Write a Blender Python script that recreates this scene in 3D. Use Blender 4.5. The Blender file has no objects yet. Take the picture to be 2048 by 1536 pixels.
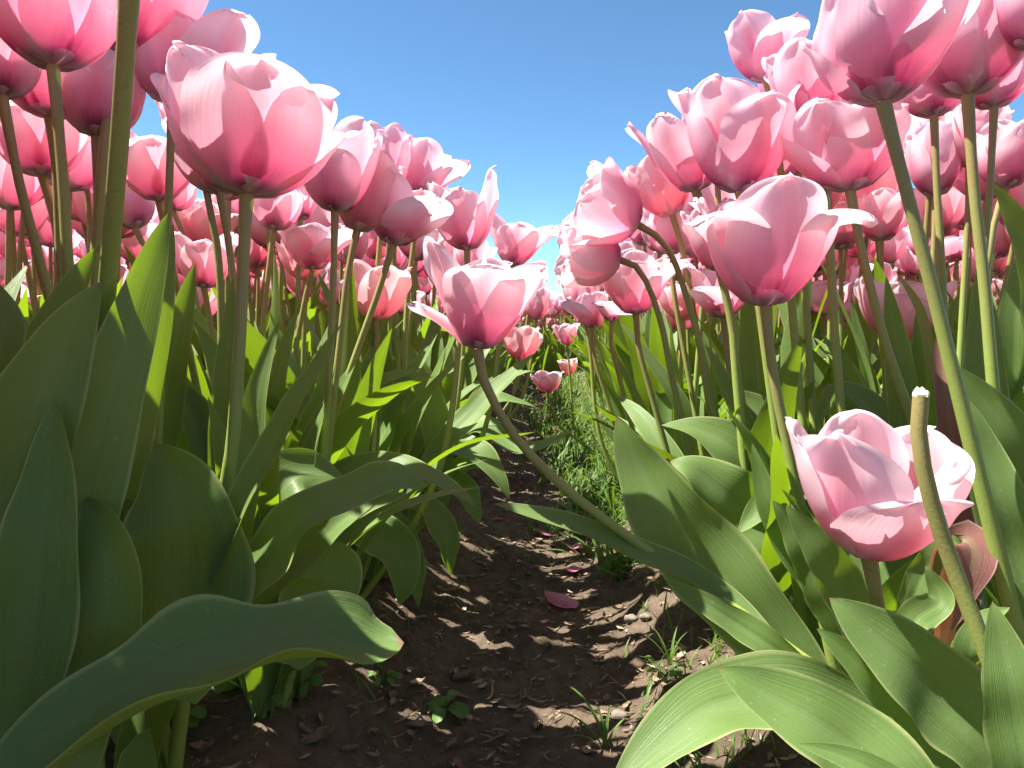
import bpy, math, random
import numpy as np
from math import radians as R

# ------------------------------------------------------------------ camera, sky, sun, exposure
sc = bpy.context.scene
COL = sc.collection
CAM = np.array((0.0, 0.0, 0.42)); FPX = 1400.0
PITCH, YAW = R(5.85), R(3.5)                    # a little down; the rows run along +Y
cd = bpy.data.cameras.new('camera'); cam = bpy.data.objects.new('camera', cd); COL.objects.link(cam)
cam.location = CAM; cam.rotation_euler = (R(90) - PITCH, 0, YAW)
cd.sensor_width = 36; cd.lens = 36 * FPX / 2048; cd.clip_start = 0.01; cd.clip_end = 1000
sc.camera = cam
SUN_EL, SUN_AZ = R(60), R(-84)                  # azimuth from +Y towards +X: high, from the left
w = bpy.data.worlds.new('World'); sc.world = w; w.use_nodes = True
nt = w.node_tree; nt.nodes.clear()
sky = nt.nodes.new('ShaderNodeTexSky'); sky.sky_type = 'NISHITA'; sky.sun_disc = False
sky.sun_elevation = SUN_EL; sky.sun_rotation = SUN_AZ % (2 * math.pi)
sky.altitude = 3000; sky.air_density = 0.9; sky.dust_density = 0.0; sky.ozone_density = 5.0
bg = nt.nodes.new('ShaderNodeBackground'); bg.inputs['Strength'].default_value = 0.079
wo = nt.nodes.new('ShaderNodeOutputWorld')
tint = nt.nodes.new('ShaderNodeMix'); tint.data_type = 'RGBA'; tint.blend_type = 'MULTIPLY'; tint.inputs[0].default_value = 1; tint.inputs[7].default_value = (.86, 1.06, 1.0, 1)
nt.links.new(sky.outputs[0], tint.inputs[6]); nt.links.new(tint.outputs[2], bg.inputs[0]); nt.links.new(bg.outputs[0], wo.inputs[0])
sl = bpy.data.lights.new('sun', 'SUN'); sl.energy = 5.0; sl.angle = R(0.53); sl.color = (1, 0.955, 0.88)
sun = bpy.data.objects.new('sun', sl); COL.objects.link(sun)
sun.rotation_euler = (R(90) - SUN_EL, 0, -SUN_AZ + math.pi)
sc.view_settings.view_transform = 'Standard'; sc.view_settings.look = 'None'
sc.view_settings.exposure = 1.55; sc.view_settings.gamma = 1.0; sc.view_settings.use_curve_mapping = False
sc.render.engine = 'CYCLES'; sc.cycles.use_denoising = True
sc.cycles.max_bounces = 10; sc.cycles.transmission_bounces = 6; sc.cycles.diffuse_bounces = 5; sc.cycles.glossy_bounces = 2

rng = random.Random(7)
def N_(v):
    v = np.asarray(v, float); return v / (np.linalg.norm(v, axis=-1, keepdims=True) + 1e-12)
cp, sp, cy_, sy_ = math.cos(PITCH), math.sin(PITCH), math.cos(YAW), math.sin(YAW)
CF = np.array((-sy_ * cp, cy_ * cp, -sp)); CR = np.array((cy_, sy_, 0.0)); CU = np.cross(CR, CF)
def P(px, py, d):                                # a place seen at (px, py) of the 2048 x 1536 photograph, d metres ahead
    return CAM + d * (CF + (px - 1024) / FPX * CR - (py - 768) / FPX * CU)
def proj(p):
    q = np.asarray(p) - CAM; d = q @ CF
    return 1024 + FPX * (q @ CR) / d, 768 - FPX * (q @ CU) / d, d
def V(rx, uy, tw): return rx * CR + uy * CU - tw * CF

# ------------------------------------------------------------------ materials
class NT:
    def __init__(s, name):
        s.m = bpy.data.materials.new(name); s.m.use_nodes = True; s.t = s.m.node_tree; s.t.nodes.clear()
        s.out = s.n('ShaderNodeOutputMaterial')
    def n(s, typ, **kw):
        x = s.t.nodes.new(typ)
        for k, v in kw.items(): setattr(x, k, v)
        return x
    def put(s, a, b):
        if hasattr(a, 'is_linked') or isinstance(a, bpy.types.NodeSocket): s.t.links.new(a, b)
        elif isinstance(a, (tuple, list)) and len(a) == 3 and b.type == 'RGBA': b.default_value = (*a, 1)
        else: b.default_value = a
    def math(s, op, a, b=0.0, c=0.0, clamp=False):
        x = s.n('ShaderNodeMath', operation=op, use_clamp=clamp)
        for i, q in enumerate((a, b, c)): s.put(q, x.inputs[i])
        return x.outputs[0]
    def mix(s, f, a, b, mode='MIX'):
        x = s.n('ShaderNodeMix', data_type='RGBA', blend_type=mode, clamp_factor=True)
        s.put(f, x.inputs[0]); s.put(a, x.inputs[6]); s.put(b, x.inputs[7]); return x.outputs[2]
    def ramp(s, x, lo, hi, a=0.0, b=1.0):
        q = s.n('ShaderNodeMapRange', interpolation_type='SMOOTHSTEP')
        for i, z in enumerate((x, lo, hi, a, b)): s.put(z, q.inputs[i])
        return q.outputs[0]
    def noise(s, vec, scale, detail=3.0, rough=0.5, dim='3D', w=0.0):
        q = s.n('ShaderNodeTexNoise', noise_dimensions=dim)
        s.put(vec, q.inputs['Vector']); q.inputs['Scale'].default_value = scale
        q.inputs['Detail'].default_value = detail; q.inputs['Roughness'].default_value = rough
        if dim == '4D': s.put(w, q.inputs['W'])
        return q.outputs[0]
    def uv(s):
        q = s.n('ShaderNodeUVMap', uv_map='UVMap'); p = s.n('ShaderNodeSeparateXYZ')
        s.t.links.new(q.outputs[0], p.inputs[0]); return q.outputs[0], p.outputs[0], p.outputs[1]
    def island(s): return s.n('ShaderNodeNewGeometry').outputs['Random Per Island']
    def scale(s, vec, xyz):
        q = s.n('ShaderNodeVectorMath', operation='MULTIPLY'); s.put(vec, q.inputs[0]); q.inputs[1].default_value = xyz
        return q.outputs[0]
    def bump(s, h, strength, dist):
        q = s.n('ShaderNodeBump'); q.inputs['Strength'].default_value = strength; q.inputs['Distance'].default_value = dist
        s.put(h, q.inputs['Height']); return q.outputs[0]
    def leafy(s, col, tcol, fac, rough, spec, nrm=None):
        b = s.n('ShaderNodeBsdfPrincipled'); s.put(col, b.inputs['Base Color']); s.put(rough, b.inputs['Roughness'])
        b.inputs['Specular IOR Level'].default_value = spec
        t = s.n('ShaderNodeBsdfTranslucent'); s.put(tcol, t.inputs[0])
        if nrm is not None: s.t.links.new(nrm, b.inputs['Normal']); s.t.links.new(nrm, t.inputs['Normal'])
        m = s.n('ShaderNodeMixShader'); s.put(fac, m.inputs[0])
        s.t.links.new(b.outputs[0], m.inputs[1]); s.t.links.new(t.outputs[0], m.inputs[2])
        s.t.links.new(m.outputs[0], s.out.inputs[0])

def mat_petal(name, warm=0.0, wc=((.85, .42, .30), (1., .4, .2))):
    k = NT(name); uv, u, v = k.uv(); isl = k.island()
    c = k.math('ABSOLUTE', k.math('MULTIPLY_ADD', u, 2.0, -1.0))
    st = k.noise(k.scale(uv, (34, 2.2, 1)), 1.0, 3, .6, '4D', k.math('MULTIPLY', isl, 40))
    fine = k.noise(k.scale(uv, (120, 5, 1)), 1.0, 2, .5, '4D', k.math('MULTIPLY', isl, 17))
    blot = k.noise(k.scale(uv, (3.0, 3.0, 1)), 1.0, 2, .5, '4D', k.math('MULTIPLY', isl, 91))
    mm = k.math('MULTIPLY', k.ramp(k.math('ADD', c, k.math('MULTIPLY_ADD', isl, .5, -.25)), .80, .02), k.ramp(k.math('ADD', v, k.math('MULTIPLY_ADD', blot, .5, -.25)), .98, .25))
    mm = k.math('MULTIPLY', mm, k.math('MULTIPLY_ADD', k.n('ShaderNodeObjectInfo').outputs['Random'], .45, .72))
    mm = k.math('ADD', mm, k.math('MULTIPLY', k.math('SUBTRACT', st, .5), .55), clamp=True)
    mm = k.math('ADD', mm, k.math('MULTIPLY', k.math('SUBTRACT', blot, .55), .7), clamp=True)
    tone = k.n('ShaderNodeObjectInfo').outputs['Random']
    pale = k.mix(isl, (.93, .74, .80), (.95, .84, .86)); rose = k.mix(k.math('ADD', k.math('MULTIPLY', isl, .6), k.math('MULTIPLY', tone, .4)), (.77, .22, .41), (.88, .42, .53))
    col = k.mix(mm, pale, rose)
    col = k.mix(k.math('MULTIPLY', k.ramp(fine, .52, .75), k.math('MULTIPLY', mm, .5)), col, (.60, .13, .27))
    blush = k.math('MULTIPLY', k.math('MULTIPLY', k.ramp(c, .42, .05), k.math('MULTIPLY', k.ramp(v, .35, .55), k.ramp(v, .92, .70))), k.ramp(isl, .35, .8))
    col = k.mix(k.math('MULTIPLY', blush, .7), col, (.93, .42, .30))      # orange flame on some petals
    col = k.mix(k.math('MULTIPLY', k.ramp(c, .90, .97), .6), col, (.96, .90, .90))
    low = k.ramp(v, .50, .12)
    col = k.mix(k.math('MULTIPLY', low, .6), col, (.66, .18, .43))
    blue = k.math('MULTIPLY', k.ramp(k.math('ADD', v, k.math('MULTIPLY', st, .12)), .31, .14), k.ramp(c, .75, .1))
    col = k.mix(k.math('MULTIPLY', blue, .85), col, (.17, .04, .15))
    col = k.mix(k.math('MULTIPLY', k.ramp(v, .07, .01), .35), col, (.45, .40, .28))
    col = k.mix(k.math('MULTIPLY', k.math('MULTIPLY', k.ramp(v, .40, .15), k.ramp(c, .72, .95)), .6), col, (.86, .78, .80))
    back = k.n('ShaderNodeNewGeometry').outputs['Backfacing']           # the inner face of a petal is more coral than the outer
    col = k.mix(k.math('MULTIPLY', k.math('MULTIPLY', back, .75), k.math('MULTIPLY', k.ramp(c, .95, .2), k.ramp(v, .85, .35))), col, (.90, .27, .27))
    tp = k.mix(mm, (.97, .72, .78), (.96, .38, .47)); tp = k.mix(k.math('MULTIPLY', low, .65), tp, (.85, .20, .40)); tp = k.mix(k.math('MULTIPLY', blue, .8), tp, (.3, .03, .15)); tp = k.mix(k.ramp(v, .13, .05), tp, (.16, .05, .10))
    if warm: col = k.mix(warm, col, wc[0]); tp = k.mix(warm, tp, wc[1])
    nrm = k.bump(k.math('ADD', st, k.math('MULTIPLY', fine, .5)), .22, .0010)
    k.leafy(col, tp, .46, .40, .30, nrm)
    return k.m
def mat_leaf(name, a, b, trans, tfac=.36, dry=False):
    k = NT(name); uv, u, v = k.uv(); isl = k.island()
    c = k.math('ABSOLUTE', k.math('MULTIPLY_ADD', u, 2.0, -1.0))
    geo = k.n('ShaderNodeNewGeometry').outputs['Position']
    vein = k.noise(k.scale(uv, (46, .7, 1)), 1.0, 3, .65, '4D', k.math('MULTIPLY', isl, 50))
    big = k.noise(geo, 22.0, 3, .55); spk = k.noise(geo, 420.0, 2, .5)
    f = k.math('ADD', k.math('MULTIPLY', vein, .55), k.math('MULTIPLY', big, .6))
    f = k.math('ADD', f, k.math('MULTIPLY_ADD', isl, .5, -.32), clamp=True)
    col = k.mix(f, a, b)
    col = k.mix(k.math('MULTIPLY', k.ramp(c, .10, .0), .22), col, (.20, .30, .10))
    col = k.mix(k.math('MULTIPLY', k.ramp(spk, .66, .74), .45), col, (.36, .40, .30))
    wax = k.ramp(k.noise(k.scale(uv, (5, 3, 1)), 1.0, 4, .6, '4D', k.math('MULTIPLY', isl, 23)), .42, .70)
    col = k.mix(k.math('MULTIPLY', wax, .25), col, (.25, .35, .15))
    dirt = k.ramp(k.noise(geo, 190.0, 3, .6), .66, .74); low = k.math('MULTIPLY', k.ramp(v, .75, .0), dirt)
    col = k.mix(k.math('MULTIPLY', low, .6), col, (.21, .15, .10))
    blem = k.ramp(k.noise(geo, 75.0, 2, .5), .735, .77)
    col = k.mix(k.math('MULTIPLY', blem, .55), col, (.30, .26, .13))
    col = k.mix(k.math('MULTIPLY', k.ramp(c, .90, .98), .85), col, (.42, .46, .19) if not dry else (.5, .3, .3))
    col = k.mix(k.math('MULTIPLY', k.ramp(v, .975, .998), .75), col, (.30, .10, .09))
    col = k.mix(k.math('MULTIPLY', k.ramp(v, .16, .0), .5), col, (.34, .42, .20))
    nrm = k.bump(k.math('ADD', vein, k.math('MULTIPLY', spk, .25)), .30, .0015)
    rough = k.math('ADD', k.math('MULTIPLY_ADD', big, .22, .28), k.math('MULTIPLY', wax, .18))
    k.leafy(col, trans, tfac, rough, .24, nrm)
    return k.m
def mat_stem():
    k = NT('stem_skin'); uv, u, v = k.uv(); isl = k.island()
    geo = k.n('ShaderNodeNewGeometry').outputs['Position']
    n1 = k.noise(geo, 60, 3); n2 = k.noise(geo, 700, 2)
    t = k.math('ADD', k.ramp(v, .55, 1.02), k.math('MULTIPLY_ADD', k.math('ADD', n1, isl), .45, -.5), clamp=True)
    col = k.mix(t, (.30, .40, .085), (.33, .265, .10))
    col = k.mix(k.math('MULTIPLY', k.ramp(n2, .55, .72), .4), col, (.20, .12, .06))
    k.leafy(col, (.35, .45, .06), .12, .45, .4, k.bump(n2, .2, .0006)); return k.m
def mat_plain(name, a, b, scale=80, rough=.8, bump=.3, dist=.002, trans=None, tf=.3):
    k = NT(name); geo = k.n('ShaderNodeNewGeometry').outputs['Position']
    n = k.noise(geo, scale, 5, .6); isl = k.island()
    f = k.math('ADD', k.math('MULTIPLY', k.ramp(n, .3, .7), .6), k.math('MULTIPLY', isl, .4), clamp=True)
    k.leafy(k.mix(f, a, b), trans or (0.1, 0.1, 0.1), tf if trans else 0.0, rough, .3, k.bump(n, bump, dist)); return k.m
def mat_soil():
    k = NT('damp_soil'); geo = k.n('ShaderNodeNewGeometry').outputs['Position']
    big = k.noise(geo, 5, 4, .6); mid = k.noise(geo, 55, 5, .65); fin = k.noise(geo, 420, 4, .7)
    f = k.math('ADD', k.math('MULTIPLY', big, .5), k.math('MULTIPLY', mid, .55), clamp=True)
    col = k.mix(k.ramp(f, .32, .72), (.066, .045, .029), (.175, .132, .092))
    col = k.mix(k.math('MULTIPLY', k.ramp(fin, .58, .75), .5), col, (.30, .22, .15))
    col = k.mix(k.math('MULTIPLY', k.ramp(fin, .42, .28), .6), col, (.05, .03, .018))
    h = k.math('ADD', k.math('MULTIPLY', mid, 1.0), k.math('MULTIPLY', fin, .45))
    k.leafy(col, (0, 0, 0), 0.0, .85, .2, k.bump(h, .8, .006)); return k.m

M = dict(petal=mat_petal('petal_skin'), petal_warm=mat_petal('petal_skin_apricot', .20), petal_fallen=mat_petal('petal_skin_fallen', .6, ((.80, .22, .44), (.95, .25, .45))),
         leaf=mat_leaf('leaf_skin', (.095, .185, .032), (.220, .320, .112), (.29, .47, .010)),
         leaf_red=mat_leaf('leaf_skin_withered', (.20, .07, .07), (.32, .17, .13), (.5, .18, .08), .3, True),
         leaf_yellow=mat_leaf('leaf_skin_yellowing', (.25, .28, .10), (.38, .40, .18), (.4, .4, .05)),
         stem=mat_stem(), soil=mat_soil(),
         cut=mat_plain('cut_stem_end', (.50, .44, .30), (.70, .66, .52), 300, .6),
         pollen=mat_plain('stamen_skin', (.05, .02, .05), (.09, .04, .05), 300, .7),
         pistil=mat_plain('pistil_skin', (.45, .50, .18), (.60, .58, .28), 200, .5),
         grass=mat_plain('grass_blade', (.075, .15, .03), (.16, .26, .06), 60, .5, .1, .001, (.22, .36, .02), .3),
         weed=mat_plain('weed_leaf', (.09, .19, .04), (.16, .28, .07), 60, .5, .1, .001, (.25, .4, .02), .3),
         straw=mat_plain('dry_straw', (.22, .15, .09), (.48, .38, .26), 200, .8, .4, .001),
         dry=mat_plain('dead_leaf', (.16, .10, .065), (.40, .29, .20), 120, .8, .5, .001, (.3, .2, .1), .12),
         stone=mat_plain('pebble_skin', (.14, .12, .09), (.26, .22, .17), 150, .85, .5, .001),
         insect=mat_plain('insect_shell', (.015, .012, .01), (.05, .04, .03), 300, .3))

# ------------------------------------------------------------------ mesh arrays
def grid(Pt, U0=None):                            # Pt[nv, nu, 3] -> verts, quads, uv per vertex (u across, v along)
    nv, nu = Pt.shape[:2]
    idx = np.arange(nv * nu).reshape(nv, nu)
    q = np.stack([idx[:-1, :-1], idx[:-1, 1:], idx[1:, 1:], idx[1:, :-1]], -1).reshape(-1, 4)
    uu, vv = np.meshgrid(np.linspace(0, 1, nu), np.linspace(0, 1, nv))
    return Pt.reshape(-1, 3), q, np.stack([uu, vv], -1).reshape(-1, 2)
def join(parts):
    vs, qs, us, o = [], [], [], 0
    for v, q, u in parts: vs.append(v); qs.append(q + o); us.append(u); o += len(v)
    return np.concatenate(vs), np.concatenate(qs), np.concatenate(us)
def mesh(name, arr, mat, mats=None, midx=None):
    v, q, u = arr; me = bpy.data.meshes.new(name); nq = len(q)
    me.vertices.add(len(v)); me.vertices.foreach_set('co', v.astype(np.float32).ravel())
    me.loops.add(nq * 4); me.loops.foreach_set('vertex_index', q.astype(np.int32).ravel())
    me.polygons.add(nq); me.polygons.foreach_set('loop_start', np.arange(0, nq * 4, 4, dtype=np.int32))
    me.polygons.foreach_set('use_smooth', np.ones(nq, bool))
    if midx is not None: me.polygons.foreach_set('material_index', midx.astype(np.int32))
    ul = me.uv_layers.new(name='UVMap'); ul.data.foreach_set('uv', u[q.ravel()].astype(np.float32).ravel())
    for m in (mats or [mat]): me.materials.append(M[m])
    me.update(calc_edges=True); return me
def link(name, me, parent=None, loc=None):
    o = bpy.data.objects.new(name, me); COL.objects.link(o)
    if parent is not None: o.parent = parent
    if loc is not None: o.location = loc
    return o
def empty(name, loc, label=None, cat=None, group=None):
    o = link(name, None, loc=loc); o.empty_display_size = .02
    return tag(o, label, cat, group)
def tag(o, label=None, cat=None, group=None, kind=None):
    for k, v in (('label', label), ('category', cat), ('group', group), ('kind', kind)):
        if v: o[k] = v
    return o
def spline(pts, n):                               # Catmull-Rom through the points, n samples evenly spaced along it
    p = np.asarray(pts, float)
    if len(p) == 2: return p[0] + (p[1] - p[0]) * np.linspace(0, 1, n)[:, None]
    q = np.vstack([2 * p[0] - p[1], p, 2 * p[-1] - p[-2]]); out = []
    for i in range(len(p) - 1):
        a, b, c, d = q[i:i + 4]; t = np.linspace(0, 1, 14, endpoint=False)[:, None]
        out.append(.5 * (2 * b + (c - a) * t + (2 * a - 5 * b + 4 * c - d) * t * t + (3 * b - a - 3 * c + d) * t ** 3))
    o = np.vstack(out + [p[-1:]]); L = np.r_[0, np.cumsum(np.linalg.norm(np.diff(o, axis=0), axis=1))]
    s = np.linspace(0, L[-1], n); return np.stack([np.interp(s, L, o[:, k]) for k in range(3)], -1)
def tangents(c): return N_(np.gradient(c, axis=0))
def tube(c, rad, nu=10, cap=False):               # round stem along the curve c (base to top)
    t = tangents(c); ref = np.array((.31, .95, .05)); s = N_(np.cross(t, ref)); b = np.cross(s, t)
    a = np.linspace(0, 2 * math.pi, nu); rad = np.broadcast_to(rad, len(c))
    Pt = c[:, None] + rad[:, None, None] * (np.cos(a)[None, :, None] * s[:, None] + np.sin(a)[None, :, None] * b[:, None])
    return grid(Pt)

def leaf_arr(c, width, normal, cup=.35, wave=.0, freq=9., pk=.38, twist=0., res=(30, 9), ph=0., tip=1., droop=0., undul=1.):
    """lanceolate leaf along the midrib c; width in metres; normal = the way its upper face looks"""
    nv, nu = res; c = spline(c, nv); t = tangents(c); v = np.linspace(0, 1, nv)
    nr = np.asarray(normal, float); nr = np.broadcast_to(nr, (nv, 3))
    s = N_(np.cross(t, nr)); n = np.cross(s, t)
    a = pk / (1 - pk)                                        # widest at v = pk
    f = ((v + .10) / (pk + .10)) ** .75; g = np.clip((1 - v) / (1 - pk), 0, None) ** (.80 * tip)
    wv = np.where(v < pk, np.clip(f, 0, 1) * .5 + .5 * np.sin(np.clip(f, 0, 1) * math.pi / 2), np.sin(np.clip(g, 0, 1) * math.pi / 2) ** 1.0)
    hw = .5 * width * wv + 1e-5
    tw = twist * v; s2 = s * np.cos(tw)[:, None] + n * np.sin(tw)[:, None]; n2 = np.cross(s2, t)
    u = np.linspace(-1, 1, nu); ang = u[None] * cup * 1.5 * (1 - .35 * v[:, None])    # channelled cross-section
    k = np.maximum(np.abs(cup * 1.5 * (1 - .35 * v[:, None])), 1e-3)
    x = np.sin(ang) / k; z = (1 - np.cos(ang)) / k
    wob = (np.sin(freq * v + ph)[:, None] * np.where(u > 0, 1, .0) + np.sin(freq * 1.17 * v + ph + 1.9)[:, None] * np.where(u < 0, 1, .0))
    z = z + wave * wob * np.abs(u)[None] ** 1.8 * np.clip(v * 1.6, 0, 1)[:, None] - .10 * np.exp(-(u / .16) ** 2)[None] * (1 - v[:, None]) * (cup > 0)
    z = z - droop * np.abs(u)[None] ** 3 * np.clip(v - .3, 0, 1)[:, None]
    und = undul * width * (.035 * np.sin(9.3 * v + ph * 1.7) + .02 * np.sin(21 * v + ph * 3.1)) * np.clip(v * 3, 0, 1)      # slow undulation of the blade
    lim = 1 + .05 * np.sin(17 * v + ph)[:, None] * (u > .9) + .04 * np.sin(29 * v + 2 * ph)[:, None] * (u < -.9)       # slightly uneven margin
    Pt = c[:, None] + hw[:, None, None] * (x * lim)[..., None] * s2[:, None] + (hw[:, None] * z + und[:, None])[..., None] * n2[:, None]
    return grid(Pt)

def profile(op, n=44, extra=0., curl=0., curl_at=.68):
    v = np.linspace(0, 1, n)
    ph = np.interp(v, [0, .07, .2, .36, .55, .78, 1], [84, 70, 47, 27 + 4 * op, 10 + 10 * op, -5 + 24 * op, -20 + 44 * op])
    ph = ph + extra * np.clip((v - .15) / .45, 0, 1) + curl * np.clip((v - curl_at) / (1 - curl_at), 0, 1) ** 1.25
    ph = np.radians(ph); r = np.r_[0, np.cumsum(np.sin((ph[1:] + ph[:-1]) / 2))] / (n - 1); z = np.r_[0, np.cumsum(np.cos((ph[1:] + ph[:-1]) / 2))] / (n - 1)
    return v, r, z
def petal_arr(base, axis, front, W, H, op, ang, inner=False, flare=0., curl=0., ls=1., ws=1., seed=0, res=(20, 13), nick=True):
    rg = random.Random(seed); axis = N_(axis); front = N_(front - axis * (front @ axis)); right = np.cross(axis, front)
    v0, r0, z0 = profile(op); rm, zm = r0.max(), z0.max()
    v, r, z = profile(op, extra=flare + rg.uniform(-3, 3), curl=curl + rg.uniform(-6, 6), curl_at=rg.uniform(.5, .62) if curl > 55 else rg.uniform(.62, .72))
    nv, nu = res; vs = 1 - (1 - np.linspace(0, 1, nv)) ** 1.75
    sr = .5 * W / rm * (.93 if inner else 1.0); sz = H / zm * (1.02 if inner else 1.0)
    ls *= rg.uniform(.96, 1.03)
    rr = .0025 + np.interp(vs, v, r) * sr * (1 if ls > .9 else ls ** .3); zz = np.interp(vs, v, z) * sz * ls
    u = np.linspace(-1, 1, nu)
    # outline: narrow claw, broad middle, rounded tip with a small point
    f = (.40 + .60 * np.sin(np.clip(vs / .50, 0, 1) * math.pi / 2) ** 1.2) * np.clip(1 - np.clip((vs - .50) / .50, 0, 1) ** rg.uniform(2.9, 3.9), 0, 1) ** .5
    hw = (.49 if not inner else .47) * W * ws * f + 1e-5
    rc = np.maximum(np.maximum(rr * (1.02 if not inner else .98), .28 * W), .004)
    rc = rc * (1 + 1.1 * np.clip(vs - .6, 0, 1) * (1 if flare + curl > 25 else .35))
    rc = np.minimum(rc, 10)
    al = u[None] * (hw / rc)[:, None]; al = np.clip(al, -1.5, 1.5)
    tx = rc[:, None] * np.sin(al); dr = -rc[:, None] * (1 - np.cos(al))
    lowr = np.clip(rr / (.28 * W), 0, 1) ** 1.0                          # near the claw hug the stem
    tx = tx * np.minimum(1, .06 + 1.2 * rr / hw)[:, None]; dr = dr * lowr[:, None] * .95
    p1, p2, p3 = (rg.uniform(0, 6.28) for _ in range(3))
    au = np.abs(u)[None]; vv = vs[:, None]
    ruf = (np.sin(11 * vv + p1 + 2.2 * u[None]) * .5 + np.sin(23 * vv + p2 - 3 * u[None]) * .22) * au ** 2.4 * np.clip(vv - .25, 0, 1) * .10 * W
    ruf += np.sin(7 * u[None] + p3) * np.clip(vv - .75, 0, 1) * .16 * W
    eo = rg.uniform(-.02, .10) * W * au ** 4 * np.clip(vv - .35, 0, 1) * 1.4            # edges roll outwards
    rib = .012 * W * np.exp(-(u / .10) ** 2)[None] * np.sin(np.clip(vv, 0, 1) * math.pi)
    radial = rr[:, None] + dr + ruf + eo + rib
    # tip unevenness
    zt = zz[:, None] + (np.sin(5 * u[None] + p2) * .5 + np.sin(11 * u[None] + p1) * .30 + np.sin(19 * u[None] + p3) * .16) * .05 * H * np.clip((vv - .72) / .28, 0, 1) ** 1.3 * (au < 1.01)
    a = R(ang + rg.uniform(-5, 5)); dv = math.cos(a) * front + math.sin(a) * right; tv = np.cross(axis, dv)
    Pt = base + radial[..., None] * dv + tx[..., None] * tv + zt[..., None] * axis
    return grid(Pt)

def bloom_parts(base, axis, W, H, op=.2, rot=0, ov=None, seed=0, res=(20, 13), front=None, n=6):
    """six petals, three outer and three inner; ov: {petal: (flare, curl, length, width)}; angle 0 looks at the camera"""
    front = -CF if front is None else front; ov = ov or {}; out = []
    rg = random.Random(seed)
    for k in range(n):
        fl, cu, ls, ws = ov.get(k, (rg.uniform(-2, 5), rg.choice((0, 0, 12, 25, 40)) * max(op + .3, .1), rg.uniform(.95, 1.03), 1.0))
        out.append(petal_arr(base, axis, front, W, H, op, rot + 60 * k, k % 2 == 1, fl, cu, ls, ws, seed * 13 + k, res))
    return out
def heart_parts(base, axis, H):                   # pistil and the six dark stamens
    axis = N_(axis); s = N_(np.cross(axis, (.3, .8, .1))); b = np.cross(axis, s)
    c = base + axis * np.linspace(.004, .34 * H, 7)[:, None]
    pis = tube(c, np.array([.0022, .003, .0032, .003, .0028, .0042, .0015]), 8); sts = []
    for k in range(6):
        a = k * math.pi / 3; d = math.cos(a) * s + math.sin(a) * b
        c = base + axis * np.array([.004, .12 * H, .16 * H, .25 * H, .31 * H])[:, None] + d * np.array([.003, .007, .009, .012, .0135])[:, None]
        sts.append(tube(c, np.array([.0006, .0007, .0019, .0017, .0004]), 6))
    return pis, sts

# ------------------------------------------------------------------ ground and sky
_rs = np.random.RandomState(3); _T = _rs.rand(256, 256)
def vnoise(x, y):
    xi = np.floor(x).astype(int); yi = np.floor(y).astype(int); fx = x - xi; fy = y - yi
    fx = fx * fx * (3 - 2 * fx); fy = fy * fy * (3 - 2 * fy); g = lambda i, j: _T[i % 256, j % 256]
    return (g(xi, yi) * (1 - fx) + g(xi + 1, yi) * fx) * (1 - fy) + (g(xi, yi + 1) * (1 - fx) + g(xi + 1, yi + 1) * fx) * fy - .5
def fbm(x, y, f, o=4):
    s = 0; a = 1.
    for k in range(o): s = s + a * vnoise(x * f + 17.3 * k, y * f + 5.1 * k); f *= 2.1; a *= .5
    return s
BED = .065
PATH_X = [-5.25, -3.45, -1.72, -.03, 1.66, 3.39, 5.2]
def gz(x, y, fine=True):
    x = np.asarray(x, float); y = np.asarray(y, float)
    h = np.ones(np.broadcast(x, y).shape)
    for px in PATH_X:
        q = np.abs(x - px - .03 * vnoise(y * 3 + px, y * 0 + 2.5)); q = np.clip((q - .07) / .17, 0, 1); h = np.minimum(h, q * q * (3 - 2 * q))
    z = BED * h + .018 * fbm(x, y, 6, 3) + .010 * vnoise(x * 22, y * 22)
    if fine: c = vnoise(x * 34 + 9, y * 34); z = z + .007 * fbm(x + 3, y, 48, 3) + .014 * np.clip(c - .16, 0, 1) + .004 * fbm(x, y, 140, 2) - .008 * np.clip(.035 - np.abs(vnoise(x * 13, y * 13)), 0, 1)
    return z
def axis_pts(lo, hi, step, far, grow):
    a = list(np.arange(lo, hi, step)); s = step; x = a[-1]
    while x < far: s *= grow; x += s; a.append(x)
    s = step; x = a[0]; b = []
    while x > -far: s *= grow; x -= s; b.append(x)
    return np.array(b[::-1] + a)
xs = axis_pts(-.75, .75, .0052, 260, 1.09); ys = axis_pts(.3, 2.2, .0068, 260, 1.07)
X, Y = np.meshgrid(xs, ys); Z = gz(X, Y)
far = np.clip((np.abs(X) - 6.5) / 3, 0, 1) + np.clip((Y - 24) / 4, 0, 1); Z = np.where(far > 0, Z * (1 - np.clip(far, 0, 1)) + .05 * np.clip(far, 0, 1), Z)
tag(link('ground', mesh('ground', grid(np.stack([X, Y, Z], -1)), 'soil')), kind='structure')

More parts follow.
